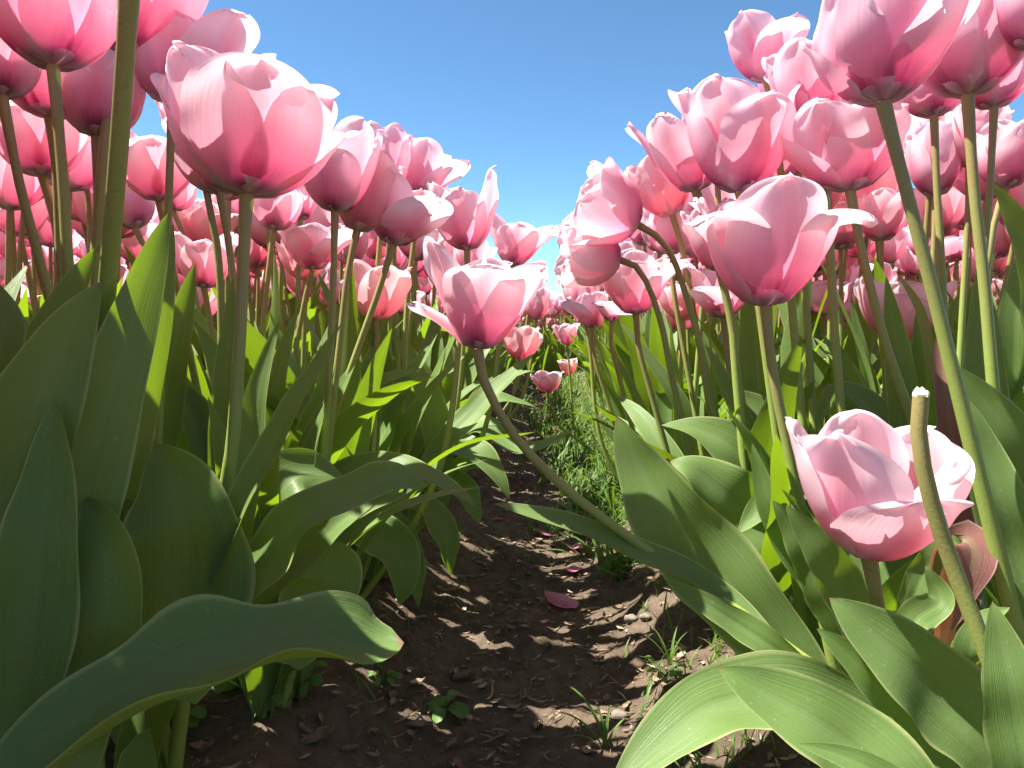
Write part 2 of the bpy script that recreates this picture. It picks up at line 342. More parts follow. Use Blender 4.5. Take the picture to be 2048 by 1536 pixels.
# ------------------------------------------------------------------ tulips
def ground_at(x, y): return float(gz(np.array([x]), np.array([y]))[0])
HERO = []                                          # (root, list of covered pixels) for later
def stem_curve(base, pts, d, n=26, axis=None, free=False):
    c = [np.asarray(base)]
    for p in pts: c.append(P(p[0], p[1], p[2] if len(p) > 2 else d))
    a = c[-2] if len(c) > 1 else c[0] + (0, 0, .1); b = c[-1]; dv = b - a
    if len(c) == 1: dv = np.array((0., 0., -1.))
    dv = N_(dv)
    if dv[2] > -.25: dv = N_(np.array((dv[0], dv[1], -.5)))
    g = ground_at(b[0], b[1]); k = (b[2] - g + .012) / -dv[2]
    if k > .02:
        e = b + dv * k
        if not free and -.24 < e[0] < .165:         # the foot of a plant that leans over the path still stands in its bed
            e[0] = -.245 - .03 * abs(base[0]) if base[0] < 0 else .17 + .1 * abs(base[0]); e[2] = ground_at(e[0], e[1]) - .012
            c.append(.45 * b + .55 * e + np.array((.35 * (b[0] - e[0]), 0, .01)))
        c.append(e)
    if axis is not None and len(c) > 2 and abs(N_(axis)[2]) < .7: c.insert(1, c[0] - N_(axis) * .011)
    return spline(c[::-1], n)
def local(arr, o): return arr[0] - o, arr[1], arr[2]
def generic_leaf(root, az, L, lean, bend, width, z0=.0, res=(20, 7), wave=.1, seed=0, cup=.35):
    """a leaf rising from the stem: az direction, lean at the base, bend = how far it arches over"""
    t = np.linspace(0, 1, 8); th = lean + bend * t ** 1.7
    dr = np.sin(th); dz = np.cos(th); r = np.r_[0, np.cumsum((dr[1:] + dr[:-1]) / 2)] / 7 * L; z = np.r_[0, np.cumsum((dz[1:] + dz[:-1]) / 2)] / 7 * L
    ro = random.Random(seed); sway = ro.uniform(-.25, .25) * L * t ** 2
    d = np.array((math.cos(az), math.sin(az), 0)); s = np.array((-d[1], d[0], 0))
    c = root + np.array((0, 0, z0)) + d * (r + .004)[:, None] + s * sway[:, None] + np.array((0, 0, 1)) * z[:, None]
    nr = -d[None] * np.cos(th)[:, None] + np.array((0, 0, 1)) * np.sin(th)[:, None]
    nr = np.stack([np.interp(np.linspace(0, 1, res[0]), t, nr[:, k]) for k in range(3)], -1)
    return leaf_arr(c, width, nr, cup=cup, wave=wave, freq=ro.uniform(7, 14), pk=ro.uniform(.26, .44), twist=ro.uniform(-.7, .7), res=res, ph=ro.uniform(0, 6), tip=ro.uniform(.85, 1.15), droop=ro.uniform(0, .3))
def add_leaves(root, base, n, seed, lo=.30, hi=.44, az0=None, wid=(.030, .052)):
    ro = random.Random(seed); a0 = ro.uniform(0, 6.28) if az0 is None else az0
    for k in range(n):
        L = ro.uniform(lo, hi); a = a0 + k * 2.3 + ro.uniform(-.4, .4)
        arr = generic_leaf(base, a, L, R(ro.uniform(4, 15)), R(ro.uniform(4, 40) if k else ro.uniform(25, 80)), ro.uniform(*wid), .012 * k, (24, 9), ro.uniform(.05, .22), seed + k, ro.uniform(.25, .5))
        link('leaf', mesh('leaf', local(arr, base), 'leaf'), root)

def tulip(label, bx, by, d, wp, hp, axis=(0, 1, 0), op=.2, rot=0, pts=(), ov=None, leaves=3, seed=0, warm=False, heart=False, sr=.0035, group=None, cat='tulip', top=0., lhi=.46):
    base = P(bx, by, d); ax = V(*axis); W = wp * d / FPX; H = hp * d / FPX
    if N_(axis)[1] > .9 and wp:                   # the rim nearer to (or, seen from above, farther from) the lens than the base
        e = -.3 * W if by - hp < 625 else .3 * W
        H = max(.5 * H, ((625 - (by - hp)) * (d + e) - (625 - by) * d) / FPX)
    c = stem_curve(base, pts, d, axis=ax, free=hp < 50); g = c[0].copy()
    root = empty('tulip', g, label, cat, group)
    link('stem', mesh('stem', local(tube(c, sr * np.interp(np.linspace(0, 1, len(c)), [0, .5, .93, 1], [1.3, 1.08, .86, 1.1]), 12), g), 'stem'), root)
    if wp:
        pm = 'petal_warm' if warm else 'petal'
        res = (26, 17) if wp > 150 else (18, 11)
        for arr in bloom_parts(base, ax, W, H, op, rot, ov, seed + 1, res): link('petal', mesh('petal', local(arr, g), pm), root)
        if heart:
            p, ss = heart_parts(base, ax, H); link('pistil', mesh('pistil', local(p, g), 'pistil'), root)
            for s in ss: link('stamen', mesh('stamen', local(s, g), 'pollen'), root)
    if leaves and hp > 50: add_leaves(root, g, leaves if d > .6 else min(leaves, 2), seed * 7 + 3, .30 if d > .72 else .22, lhi if d > .72 else .32)
    HERO.append((bx, by - hp / 2, d, max(wp, hp) / 2)); return root
def hleaf(root, pts, wpx, nrm, cup=.35, wave=.05, freq=9, pk=.38, twist=0., m='leaf', ph=0., tip=1., d=None, droop=0., label=None, undul=1.):
    c = [P(p[0], p[1], p[2] if len(p) > 2 else d) for p in pts]
    dm = np.mean([(p[2] if len(p) > 2 else d) for p in pts]); g = np.array(root.location)
    arr = leaf_arr(c, wpx * dm / FPX, V(*nrm), cup, wave * 1.5, freq, pk, twist, (46, 15), ph, tip, droop, undul)
    o = link('leaf', mesh('leaf', local(arr, g), m), root)
    if label: o['label'] = label
    return o
#HEROES#
# ---- shaded bed: blooms from the frame's edge towards the path
T = tulip
t_big = T('large pale tulip, petals spread wide and crinkled, overhanging the shaded bed below open sky', 493, 390, .45, 290, 240, (.05, 1, -.02), .26, 26, [(478, 700), (456, 950), (395, 1180, .47), (372, 1360, .48)],
          {0: (1, 6, .98, 1.05), 1: (4, 10, .94, 1), 2: (7, 34, 1.0, 1), 3: (2, 50, 1.1, 1), 4: (3, 14, 1.03, 1), 5: (0, 16, 1.03, 1.1)}, 0, 11, sr=.0042)
T('deep pink goblet cropped by the top edge, on a stem crossing a darker red bloom', 106, 132, .43, 215, 235, (-.05, 1, .0), .12, 58, [(125, 350), (135, 520)], None, 1, 12)
T('wide rose bloom cropped at the top edge, directly behind the thick lit stem', 226, 116, .55, 285, 290, (.08, 1, 0), .3, 50, [(205, 350), (190, 560)], {0: (5, 0, 1, 1.05)}, 0, 13, sr=.0052)
t_thick = T('tulip seen only as the thick sunlit stem, its bloom above the picture', 266, -130, .295, 330, 320, (.05, 1, 0), .3, 15, [(238, 290, .33), (206, 680, .385), (190, 950, .39)], None, 0, 14, sr=.0046)
T('rosy tulip with one white petal flung out sideways against the sky', 344, 208, .58, 185, 200, (.10, 1, .05), .22, 20, [(336, 430), (330, 560)],
  {2: (34, 40, 1.22, 1.15), 1: (20, 18, 1.08, 1.1), 0: (0, 0, .8, 1), 5: (4, 50, .78, .7)}, 2, 15)
T('dark red cup hanging behind the crossing stem, under the cropped deep pink goblet', 98, 234, .55, 165, 150, (0, 1, .05), .15, 5, [(112, 340), (120, 520)], None, 2, 16)
T('magenta closed tulip half hidden by the thick lit stem', 192, 273, .56, 148, 175, (.06, 1, 0), .0, 30, [(195, 420), (190, 560)], None, 2, 17)
T('pale lilac goblet cut by the picture edge, its stem slanting down to the dark leaves', 4, 193, .49, 135, 150, (-.1, 1, .0), .15, 40, [(42, 380), (96, 585)], None, 1, 18)
T('salmon tulip with blue-white base beside two slanting stems', 84, 352, .62, 155, 140, (-.08, 1, 0), .35, 30, [(108, 440), (128, 560)], None, 2, 19)
T('small ragged rose tulip in the gap between the slanting and the thick stems', 166, 340, .85, 85, 90, (.1, 1, 0), .3, 60, [(176, 400), (182, 520)], None, 2, 20)
T('rounded coral tulip with white crumpled tips, beside the stem with the flung-out white petal', 318, 402, .68, 142, 135, (-.05, 1, .12), .4, 25, [(326, 440), (350, 560)],
  {0: (4, 0, .85, 1.1), 3: (5, 60, 1.15, 1), 2: (12, 60, 1.1, 1), 4: (10, 40, 1.15, 1)}, 3, 21)
T('low coral tulip hanging against the sky under the rounded coral one', 270, 456, .85, 85, 95, (-.25, 1, 0), .1, 50, [(290, 500), (300, 560)], None, 2, 22)
T('fiery red tulip peeping out behind the large pale bloom', 440, 386, .62, 150, 150, (-.12, 1, 0), .35, 10, [(462, 520), (470, 640)], None, 3, 23)
T('tall narrow pink tulip whose short front petal shows a dark shield of shade', 670, 424, .64, 132, 165, (.08, 1, .05), .12, 355, [(664, 640), (648, 900)],
  {0: (2, 0, .72, 1.05), 1: (2, 6, 1.12, 1.1), 2: (4, 0, 1.12, 1), 4: (6, 10, .9, 1)}, 2, 24)
T('apricot-streaked tulip leaning over the gap beside the tall narrow one', 714, 462, .67, 118, 150, (.24, 1, .02), .15, 20, [(694, 560), (676, 720)], {0: (0, 0, 1.05, 1.1)}, 2, 25, warm=True)
T('tilted tulip with one broad petal folded out like a spoon', 786, 490, .69, 122, 138, (.22, 1, .05), .25, 340, [(758, 580), (715, 700)],
  {1: (40, 30, .95, 1.2), 0: (0, 0, 1, 1.1), 2: (10, 20, 1.05, 1)}, 2, 26)
T('tall frilled tulip rising behind the tall narrow one', 765, 395, .82, 90, 140, (.05, 1, 0), .1, 30, [(760, 480), (750, 600)], None, 3, 27)
T('tulip with a flared white lip topping the slope of blooms', 836, 400, .86, 92, 118, (.12, 1, 0), .25, 15, [(828, 480), (815, 600)], {1: (45, 20, 1, 1.1)}, 3, 28)
T('plump mauve-pink tulip with one separate upright strap petal', 934, 500, .80, 112, 130, (-.06, 1, .05), .15, 350, [(934, 545), (925, 610)], {1: (14, -10, 1.18, .55), 0: (0, 0, .86, 1.1), 5: (0, 30, 1, 1)}, 3, 29)
T('wide-open ragged tulip with a folded front lip at the edge of the sky gap', 1026, 532, 1.0, 98, 98, (.12, 1, .02), .6, 0, [(1020, 565), (1006, 620)], {0: (2, 45, .8, 1), 1: (22, 20, 1, 1), 2: (20, 30, 1.05, 1), 5: (8, 15, 1.05, 1)}, 3, 30)
t_lean = T('leaning tulip bent across the path on a long curved stem, its front petal folded over', 955, 698, .545, 172, 195, (.10, 1, -.03), .5, 2, [(962, 745), (985, 800), (1035, 880), (1110, 958), (1210, 1040), (1320, 1118), (1430, 1190, .53), (1560, 1285, .50), (1680, 1372, .48)],
           {0: (3, 80, .88, 1.1), 5: (16, 14, 1.10, 1), 4: (50, 0, .75, .8), 1: (12, 8, .98, 1.1), 2: (10, 0, 1, 1), 3: (-2, -5, 1.05, 1)}, 0, 31, sr=.0040)
T('low pale cup sitting among leaves behind the tilted stem', 752, 640, .80, 118, 105, (.02, 1, .06), .35, 30, [(755, 700)], None, 3, 32, warm=True)
T('open spreading tulip with white side petal, low between the stems', 626, 540, .84, 118, 100, (0, 1, .06), .75, 10, [(612, 590), (600, 650)], {1: (28, 20, 1.05, 1), 5: (8, 0, 1.05, 1), 0: (0, 0, .8, 1)}, 3, 33)
T('orange-tinted tulip half hidden behind the open spreading one', 612, 560, 1.0, 80, 85, (-.1, 1, 0), .2, 40, [(610, 620)], None, 3, 34, warm=True)
T('pink cup low down beside the slim pointed leaf', 408, 576, .80, 100, 108, (.05, 1, .03), .3, 20, [(420, 640)], {0: (0, 0, .85, 1)}, 3, 35)
T('rose tulip tucked straight under the large pale bloom', 548, 460, .80, 85, 90, (.08, 1, 0), .1, 5, [(535, 560), (520, 700)], None, 3, 36)
T('small red-pink tulip between the large pale and the tall narrow ones', 600, 440, .95, 62, 85, (0, 1, 0), .1, 60, [(598, 520)], None, 3, 37)
T('coral bud-like tulip behind the white flung-out petal', 395, 300, .62, 90, 125, (-.25, 1, 0), .1, 30, [(420, 420), (440, 560)], None, 2, 38)
T('dusty pink tulip nodding above the low far blooms', 345, 420, 1.0, 70, 70, (.2, 1, 0), .2, 10, [(370, 480), (385, 560)], None, 3, 39)
T('crimson tulip with hanging tattered petal behind the leaning tulip', 940, 560, .95, 70, 80, (.1, 1, 0), .4, 10, [(934, 600)], {1: (60, 20, 1, 1)}, 3, 40)
T('short tulip standing knee-high in the leaves at the path edge', 1040, 720, 1.45, 66, 66, (.08, 1, .05), .3, 20, [(1034, 740)], None, 3, 41, warm=True)
T('twin-headed looking pale tulip above the low far ones', 1072, 640, 1.55, 46, 60, (.05, 1, 0), .1, 30, [(1070, 665)], None, 3, 42)
T('frilled pink tulip just above the short knee-high tulip', 1060, 605, 1.6, 60, 56, (0, 1, 0), .4, 0, [(1056, 630)], None, 3, 43)
# ---- sunlit bed
T('large pink tulip cropped at the top, with one petal curling open white', 1766, 204, .44, 235, 260, (-.02, 1, 0), .3, 350, [(1812, 380), (1868, 590), (1905, 740)],
  {0: (2, 0, 1, 1.15), 1: (16, 30, .98, 1.05), 5: (4, 6, .86, .8), 4: (8, 4, .74, .9)}, 1, 51, sr=.0043)
T('broad rose tulip cropped at the top beside the white-curled one', 1935, 190, .50, 205, 235, (.03, 1, 0), .25, 40, [(1948, 380), (1968, 560), (1985, 760)], None, 2, 52, sr=.0040)
T('magenta tulip cut off by the upper corner', 2075, 92, .46, 160, 190, (0, 1, 0), .2, 20, [(2080, 300), (2090, 600)], None, 1, 53)
T('pale tulip with orange blush and white pointed side petal, mid-height', 1700, 381, .57, 185, 172, (-.03, 1, .03), .4, 8, [(1728, 520), (1772, 690), (1832, 860)],
  {0: (0, 0, .98, 1.15), 5: (10, 0, .98, .9), 4: (22, 16, .88, .9), 1: (4, 0, .95, 1)}, 2, 54, sr=.0038)
T('tall two-tone tulip whose short front petal is blushed orange', 1478, 384, .60, 180, 218, (.0, 1, .04), .25, 18, [(1500, 480), (1530, 700)],
  {0: (4, 0, .78, 1.1), 5: (4, 4, .98, 1.1), 1: (6, 0, 1.0, 1), 4: (4, 10, 1.02, 1)}, 2, 55, warm=False)
T('violet-based tulip with a spur-like petal sticking out over the sky', 1392, 382, .65, 132, 175, (-.16, 1, .02), .2, 20, [(1420, 470), (1462, 640), (1476, 790)],
  {5: (20, 26, .88, .75), 4: (16, 30, 1.0, .8), 0: (0, 0, .78, 1.1), 1: (0, 30, .85, 1), 3: (0, 0, 1.1, .8)}, 2, 56, sr=.0040)
T('wide-lipped pale tulip with two petals rolled right back', 1532, 612, .54, 212, 238, (.0, 1, .0), .35, 0, [(1540, 700), (1556, 800), (1575, 890)],
  {0: (2, 6, .98, 1.2), 5: (4, 150, 1.0, .95), 1: (4, 135, 1.08, .95), 4: (4, 10, 1, 1), 2: (8, 10, 1.0, 1), 3: (2, 5, 1.05, 1)}, 2, 57, sr=.0042)
T('nodding tulip facing the sky gap on a hooked stem, the upper of the two', 1277, 450, .72, 135, 130, (-.92, .42, .12), .2, 30, [(1338, 500), (1372, 590), (1400, 690), (1420, 780)], {3: (0, 40, 1, 1), 4: (14, 20, 1.05, .8), 5: (0, 0, 1, 1.1)}, 2, 58)
T('nodding tulip facing the sky gap on a hooked stem, the lower of the two', 1240, 520, .74, 118, 122, (-.97, .10, .12), .12, 20, [(1290, 558), (1322, 645), (1345, 760), (1375, 880)], None, 2, 59)
T('rose tulip with white arched side petal below the lower nodding one', 1272, 628, .80, 118, 125, (-.05, 1, .05), .4, 350, [(1278, 700), (1300, 780)], {0: (0, 6, .82, 1.1), 1: (20, 70, 1, .8), 5: (16, 10, .8, .9), 3: (0, 0, 1.1, 1)}, 3, 60)
T('small square-topped pink tulip behind the hooked stem', 1340, 508, .84, 88, 85, (.05, 1, 0), .15, 0, [(1350, 600), (1368, 700)], None, 3, 61)
T('coral tulip leaning away behind the violet-based one', 1345, 430, .80, 105, 125, (-.35, 1, 0), .2, 40, [(1370, 520), (1390, 640)], None, 3, 62, warm=True)
T('tall thin coral petal cup squeezed beside the wide-lipped tulip', 1440, 540, .70, 85, 130, (-.22, 1, 0), .25, 30, [(1460, 640), (1475, 740)], None, 2, 63)
T('low tulip with drooping side petal under the wide-lipped one', 1447, 636, .78, 105, 110, (-.06, 1, .02), .45, 25, [(1455, 720), (1470, 820)], {5: (40, 50, .85, .8)}, 2, 64)
T('ragged double-looking tulip highest against the sky', 1535, 160, .64, 120, 125, (-.1, 1, 0), .35, 15, [(1560, 330), (1580, 560)], {0: (10, 55, .8, 1.1), 5: (6, 30, 1, 1), 3: (0, 20, 1.1, 1)}, 2, 65)
T('white-sided tulip wedged behind the large cropped one', 1625, 240, .60, 130, 150, (-.12, 1, 0), .3, 30, [(1650, 400), (1665, 600)], {5: (14, 20, 1, 1)}, 2, 66)
T('pale blown tulip filling the gap under the ragged highest one', 1590, 228, .68, 128, 128, (-.05, 1, 0), .3, 30, [(1600, 400), (1612, 600)], {5: (10, 30, 1, 1)}, 2, 82)
T('half-hidden rose tulip in the shadow right behind the orange-blushed one', 1655, 330, .74, 118, 140, (-.05, 1, 0), .2, 10, [(1660, 450), (1668, 600)], None, 2, 83)
T('shaded rose tulip between the two-tone and the orange-blushed ones', 1562, 388, .70, 112, 150, (.03, 1, 0), .15, 10, [(1572, 500), (1585, 640)], None, 2, 67)
T('red tulip in the shade of the white-curled large bloom', 1868, 232, .66, 115, 110, (-.02, 1, 0), .2, 350, [(1874, 380), (1885, 560), (1890, 700)], None, 2, 68)
T('crimson tulip directly behind the broad rose cropped one', 1988, 215, .66, 110, 105, (0, 1, 0), .15, 30, [(1978, 400), (1962, 560)], None, 2, 69)
T('striped pink and red tulip framed between two long stems', 1872, 392, .82, 92, 140, (-.02, 1, 0), .15, 25, [(1868, 480), (1862, 620)], None, 3, 70)
T('salmon tulip behind the stem of the broad rose one', 1938, 332, .80, 105, 115, (.1, 1, 0), .3, 15, [(1935, 440), (1925, 620)], None, 3, 71, warm=True)
T('frilly edged rose tulip with a dark base at the picture edge', 2012, 376, .74, 108, 125, (.08, 1, 0), .3, 0, [(1990, 440), (1970, 560)], None, 2, 72)
T('plain pale rose tulip standing among bare stems', 1762, 482, .95, 82, 95, (.05, 1, 0), .15, 30, [(1764, 560), (1768, 640)], None, 3, 73)
T('low apricot-pink open cup behind the yellow curled leaf', 1800, 682, .74, 150, 125, (.05, 1, .10), .3, 30, [(1805, 740)], {0: (0, 0, .62, 1), 5: (4, 0, .72, 1.1), 1: (0, 0, .75, 1)}, 2, 74, warm=True)
t_low = T('open cup low in front with white side petal and coral inside, behind the bare stalk', 1738, 1112, .355, 264, 262, (.03, 1, .16), .45, 4, [(1752, 1190), (1772, 1300)],
          {0: (4, -4, .70, 1.2), 5: (6, 4, 1.04, 1.1), 1: (0, 0, .82, 1.1), 2: (2, 0, 1.0, 1.1), 3: (-8, 4, 1.02, 1), 4: (4, 4, 1.02, 1)}, 0, 75, heart=True, sr=.0038)
T('wide petal-dropping tulip with dark stamens bared', 1225, 642, 1.0, 60, 45, (-.1, 1, .25), 1.1, 30, [(1222, 690), (1240, 760)], {0: (60, 30, 1.3, 1), 1: (70, 20, 1.3, .8)}, 3, 76, heart=True)
T('flagging tulip with long limp petal, next to the stamens', 1185, 655, 1.05, 62, 70, (-.1, 1, .05), .4, 10, [(1190, 720), (1215, 800)], {5: (50, 20, 1.2, 1)}, 3, 77)
T('mauve tulip in front of the far mass where the sky gap closes', 1168, 622, 1.15, 66, 66, (-.1, 1, 0), .2, 30, [(1180, 700)], None, 3, 78)
T('small open tulip beside the weedy strip at the end of the path', 1135, 690, 2.2, 42, 42, (-.1, 1, .1), .5, 0, [(1138, 730)], None, 2, 79)
T('fallen tulip head lying low over the path, deep pink', 1096, 785, 1.9, 56, 42, (-.05, 1, .05), .6, 20, [(1098, 800), (1118, 850), (1145, 872)], None, 1, 80)
T('coral fallen tulip head resting on weeds by the path', 1138, 750, 2.6, 36, 32, (-.1, 1, .1), .6, 20, [(1140, 770)], None, 1, 81, warm=True)

# ---- the bare stalk close to the lens
base = P(1842, 790, .285)
c = stem_curve(base, [(1838, 880, .285), (1862, 1000, .285), (1905, 1130, .285), (1990, 1350, .28)], .285)
t_bare = empty('headless_stem', c[0], 'thick headless stalk with a pale cut end standing before the low open cup', 'tulip stalk')
link('stem', mesh('stem', local(tube(c, np.linspace(.0038, .0031, len(c)), 14), c[0]), 'stem'), t_bare)
tip = [c[-1] + (0, 0, -.0005), c[-1] + np.array((0, 0, .0012)), c[-1] + np.array((0, 0, .0022)), c[-1] + np.array((0, 0, .0023))]
ce = local(tube(np.array(tip), np.array([.0032, .0031, .0021, .0001]), 15), c[0]); jag = np.array([rng.uniform(-.0009, .0007) for _ in range(14)]); jag = np.r_[jag, jag[:1]]
for r_ in (1, 2): ce[0][r_ * 15:(r_ + 1) * 15, 2] += jag * (1, 1.5)[r_ - 1] + .0012 * np.sin(np.linspace(0, 2 * math.pi, 15))      # torn, slightly slanting end
link('cut_end', mesh('cut_end', ce, 'cut'), t_bare)

# ---- the big leaves, each on its own plant
def plant(label, px, py, d): 
    p = P(px, py, d); g = np.array((p[0], p[1], ground_at(p[0], p[1])))
    return empty('tulip_plant', g, label, 'tulip plant')
p1 = plant('tulip leaves crossing in a dark fold at the picture edge, below the slanting stem', -120, 1500, .36)
hleaf(p1, [(-150, 1500, .33), (-90, 1230, .33), (20, 960, .335), (95, 760, .34), (150, 650, .345), (203, 563, .35)], 200, (.55, .25, .8), .45, .03, 7, .5)
hleaf(p1, [(-40, 1300, .42), (30, 900, .42), (90, 700, .42), (150, 570, .425), (203, 488, .43)], 125, (.5, .2, .8), .4, .03)
hleaf(p1, [(-200, 1300, .36), (-110, 960, .37), (-40, 760, .375), (10, 660, .38), (-12, 560, .40)], 120, (.6, .4, .7), .4, .05)
hleaf(p1, [(-80, 1400, .5), (0, 900, .5), (40, 700, .5), (-30, 540, .52)], 90, (.3, .3, .9), .4, .03)
p2 = plant('tulip plant with the tall bright translucent leaf beside the thick lit stem', 110, 1500, .42)
hleaf(p2, [(120, 1450, .35), (165, 1040, .355), (212, 830, .36), (262, 650, .37), (308, 510, .38), (338, 424, .39)], 132, (.65, .1, .75), .38, .03, 6, .45)
hleaf(p2, [(180, 1450, .42), (235, 1050, .43), (285, 780, .435), (322, 600, .44), (345, 445, .45)], 95, (.9, .1, .45), .4, .03)
hleaf(p2, [(20, 1620, .33), (55, 1330, .325), (78, 1130, .325), (95, 980, .33), (112, 800, .335)], 165, (.35, .1, 1), .40, .07, 8, .42)
hleaf(p2, [(150, 1560, .345), (190, 1330, .345), (215, 1180, .345), (200, 1060, .35), (165, 990, .355)], 160, (.35, .15, 1), .42, .28, 9, .45, tip=.9, ph=1.)
hleaf(p2, [(150, 1250, .44), (185, 1080, .44), (175, 1000, .44), (150, 930, .45)], 110, (.3, .2, 1), .25, .12, 8, .5, tip=.6)
hleaf(p2, [(230, 1180, .43), (235, 1090, .43), (250, 1020, .425), (275, 1025, .42)], 90, (.6, .5, .7), .3, .1)
hleaf(p2, [(280, 1640, .40), (275, 1560, .40), (285, 1500, .40), (300, 1455, .40)], 90, (.1, .3, 1), .3, .05)
p3 = plant('tulip plant whose huge channelled leaf sweeps low over the soil', -60, 1620, .38)
hleaf(p3, [(-70, 1690, .27), (50, 1565, .28), (200, 1450, .295), (380, 1350, .315), (540, 1302, .33), (670, 1290, .34), (745, 1298, .345), (808, 1286, .35)], 300, (-.06, 1, .34), .88, .13, 16, .46, ph=2.6, tip=.62, undul=.15)
hleaf(p3, [(-60, 1650, .34), (-20, 1400, .34), (10, 1250, .34), (-20, 1050, .35)], 170, (.3, .2, 1), .35, .05)
p4 = plant('tulip plant with one broad round grey-green leaf facing the path, sun-patched', 350, 1330, .52)
hleaf(p4, [(345, 1400, .43), (362, 1250, .425), (372, 1110, .42), (352, 985, .425), (318, 890, .44)], 262, (.25, .35, 1), .34, .10, 9, .40, tip=1.05)
hleaf(p4, [(395, 1200, .62), (392, 980, .62), (375, 860, .62), (345, 770, .63)], 150, (.3, .2, 1), .45, .08, 7, .5, tip=.7)
hleaf(p4, [(470, 1240, .60), (500, 1090, .60), (560, 980, .60), (610, 945, .61), (690, 960, .62)], 150, (.1, .7, .8), .25, .22, 13, .45)
hleaf(p4, [(300, 1050, .6), (330, 800, .6), (352, 680, .6), (390, 528, .61)], 78, (.4, .1, .9), .5, .03)
p5 = plant('tulip plant arching two wavy leaves with sun flecks out to the path', 480, 1290, .56)
hleaf(p5, [(450, 1280, .445), (500, 1160, .44), (600, 1045, .435), (710, 985, .43), (790, 955, .425), (855, 968, .42)], 150, (-.25, .85, .75), .25, .14, 11, .42, ph=1.)
hleaf(p5, [(480, 1260, .52), (570, 1150, .51), (660, 1060, .505), (740, 1010, .50), (825, 990, .495)], 85, (-.2, .6, .8), .55, .10, 9)
hleaf(p5, [(560, 1060, .70), (650, 965, .68), (760, 935, .66), (860, 955, .645), (910, 985, .64), (952, 1016, .64)], 95, (0, 1, .5), .45, .14, 10)
hleaf(p5, [(575, 1330, .53), (620, 1230, .53), (655, 1160, .53), (650, 1080, .53)], 150, (.35, .3, 1), .35, .06, 7, .5, tip=.6)
p6 = plant('tulip plant with the long slim leaf slanting up beside the twin brown stems', 440, 1200, .56)
hleaf(p6, [(425, 1180, .425), (480, 1020, .43), (545, 890, .435), (620, 760, .44), (685, 648, .45)], 84, (-.45, .5, .75), .5, .03)
hleaf(p6, [(448, 1150, .58), (448, 900, .58), (456, 720, .58), (466, 555, .59)], 62, (.1, .1, 1), .4, .03)
hleaf(p6, [(560, 1150, .68), (600, 960, .68), (650, 840, .68), (716, 720, .69)], 80, (-.5, .4, .8), .45, .04)
hleaf(p6, [(690, 1060, .80), (715, 880, .80), (735, 780, .80), (752, 690, .80)], 88, (.2, .1, 1), .35, .04, tip=.8)
p7 = plant('tulip plant spilling curled dark leaves over the shaded edge of the path', 800, 1010, .92)
hleaf(p7, [(885, 1010, .95), (872, 860, .95), (845, 760, .95), (785, 668, .96)], 66, (.4, .1, .9), .4, .04)
hleaf(p7, [(820, 1000, .88), (890, 890, .90), (970, 800, .92), (1070, 708, .95)], 66, (-.4, .6, .7), .4, .04)
hleaf(p7, [(800, 960, 1.0), (860, 885, .98), (930, 895, .96), (985, 940, .94), (1018, 1000, .93)], 84, (.1, 1, .45), .4, .10, 8)
hleaf(p7, [(770, 1010, .86), (805, 1060, .85), (828, 1130, .84), (836, 1215, .84)], 50, (.4, .5, .8), .4, .12, 8)
hleaf(p7, [(640, 1090, .74), (710, 1060, .73), (780, 1085, .72), (810, 1150, .715), (800, 1210, .715)], 100, (.1, .8, .6), .4, .12, 9)
hleaf(p7, [(780, 1000, 1.05), (830, 860, 1.05), (810, 800, 1.06), (770, 760, 1.07)], 70, (.3, .2, .9), .3, .15, 9)
hleaf(p7, [(900, 900, 1.1), (950, 860, 1.1), (1010, 880, 1.08), (1060, 900, 1.06), (1150, 862, 1.05)], 50, (.0, .9, .5), .4, .1, 9)
p14 = plant('tulip plant with limp dark leaves lying out from the shaded bed onto the path', 850, 940, 1.06)
for q, wq, nq in (([(850, 960, 1.06), (880, 900, 1.04), (930, 860, 1.02), (1000, 850, 1.0), (1042, 868, 1.0)], 70, (.0, 1, .5)), ([(860, 980, 1.02), (920, 930, 1.0), (975, 935, .98), (1015, 985, .96)], 62, (.1, 1, .5)),
                  ([(830, 990, .98), (880, 960, .96), (930, 985, .94), (958, 1050, .93)], 70, (.2, .8, .6)), ([(860, 900, 1.2), (930, 830, 1.2), (1000, 800, 1.2), (1070, 815, 1.2)], 62, (0, 1, .5)),
                  ([(820, 1010, .92), (860, 1020, .90), (892, 1075, .89), (900, 1150, .89)], 62, (.4, .6, .7)), ([(840, 900, 1.12), (870, 800, 1.12), (900, 740, 1.12), (905, 690, 1.13)], 66, (.3, .2, .9)),
                  ([(900, 900, 1.15), (960, 800, 1.15), (1010, 760, 1.15), (1065, 742, 1.15)], 52, (-.2, .8, .6))):
    hleaf(p14, q, wq, nq, .4, .12, 9)
p15 = plant('tulip plant with narrow upright leaves behind the broad round grey-green leaf', 520, 1150, .72)
for q, wq, nq in (([(520, 1150, .70), (545, 900, .70), (560, 740, .70), (600, 610, .71)], 60, (-.2, .2, .9)), ([(560, 1150, .72), (610, 900, .72), (650, 780, .72), (640, 690, .73)], 70, (.3, .3, .9)),
                  ([(500, 1120, .66), (470, 860, .66), (430, 720, .66), (385, 640, .67)], 66, (.5, .3, .8)), ([(640, 1100, .78), (640, 900, .78), (600, 800, .78), (540, 720, .79)], 66, (.4, .4, .8)),
                  ([(700, 1060, .84), (740, 880, .84), (800, 780, .84), (860, 690, .85)], 62, (-.3, .5, .8)), ([(400, 1100, .62), (400, 860, .62), (300, 700, .62), (250, 600, .63)], 66, (.6, .3, .7))):
    hleaf(p15, q, wq, nq, .42, .06, 8)
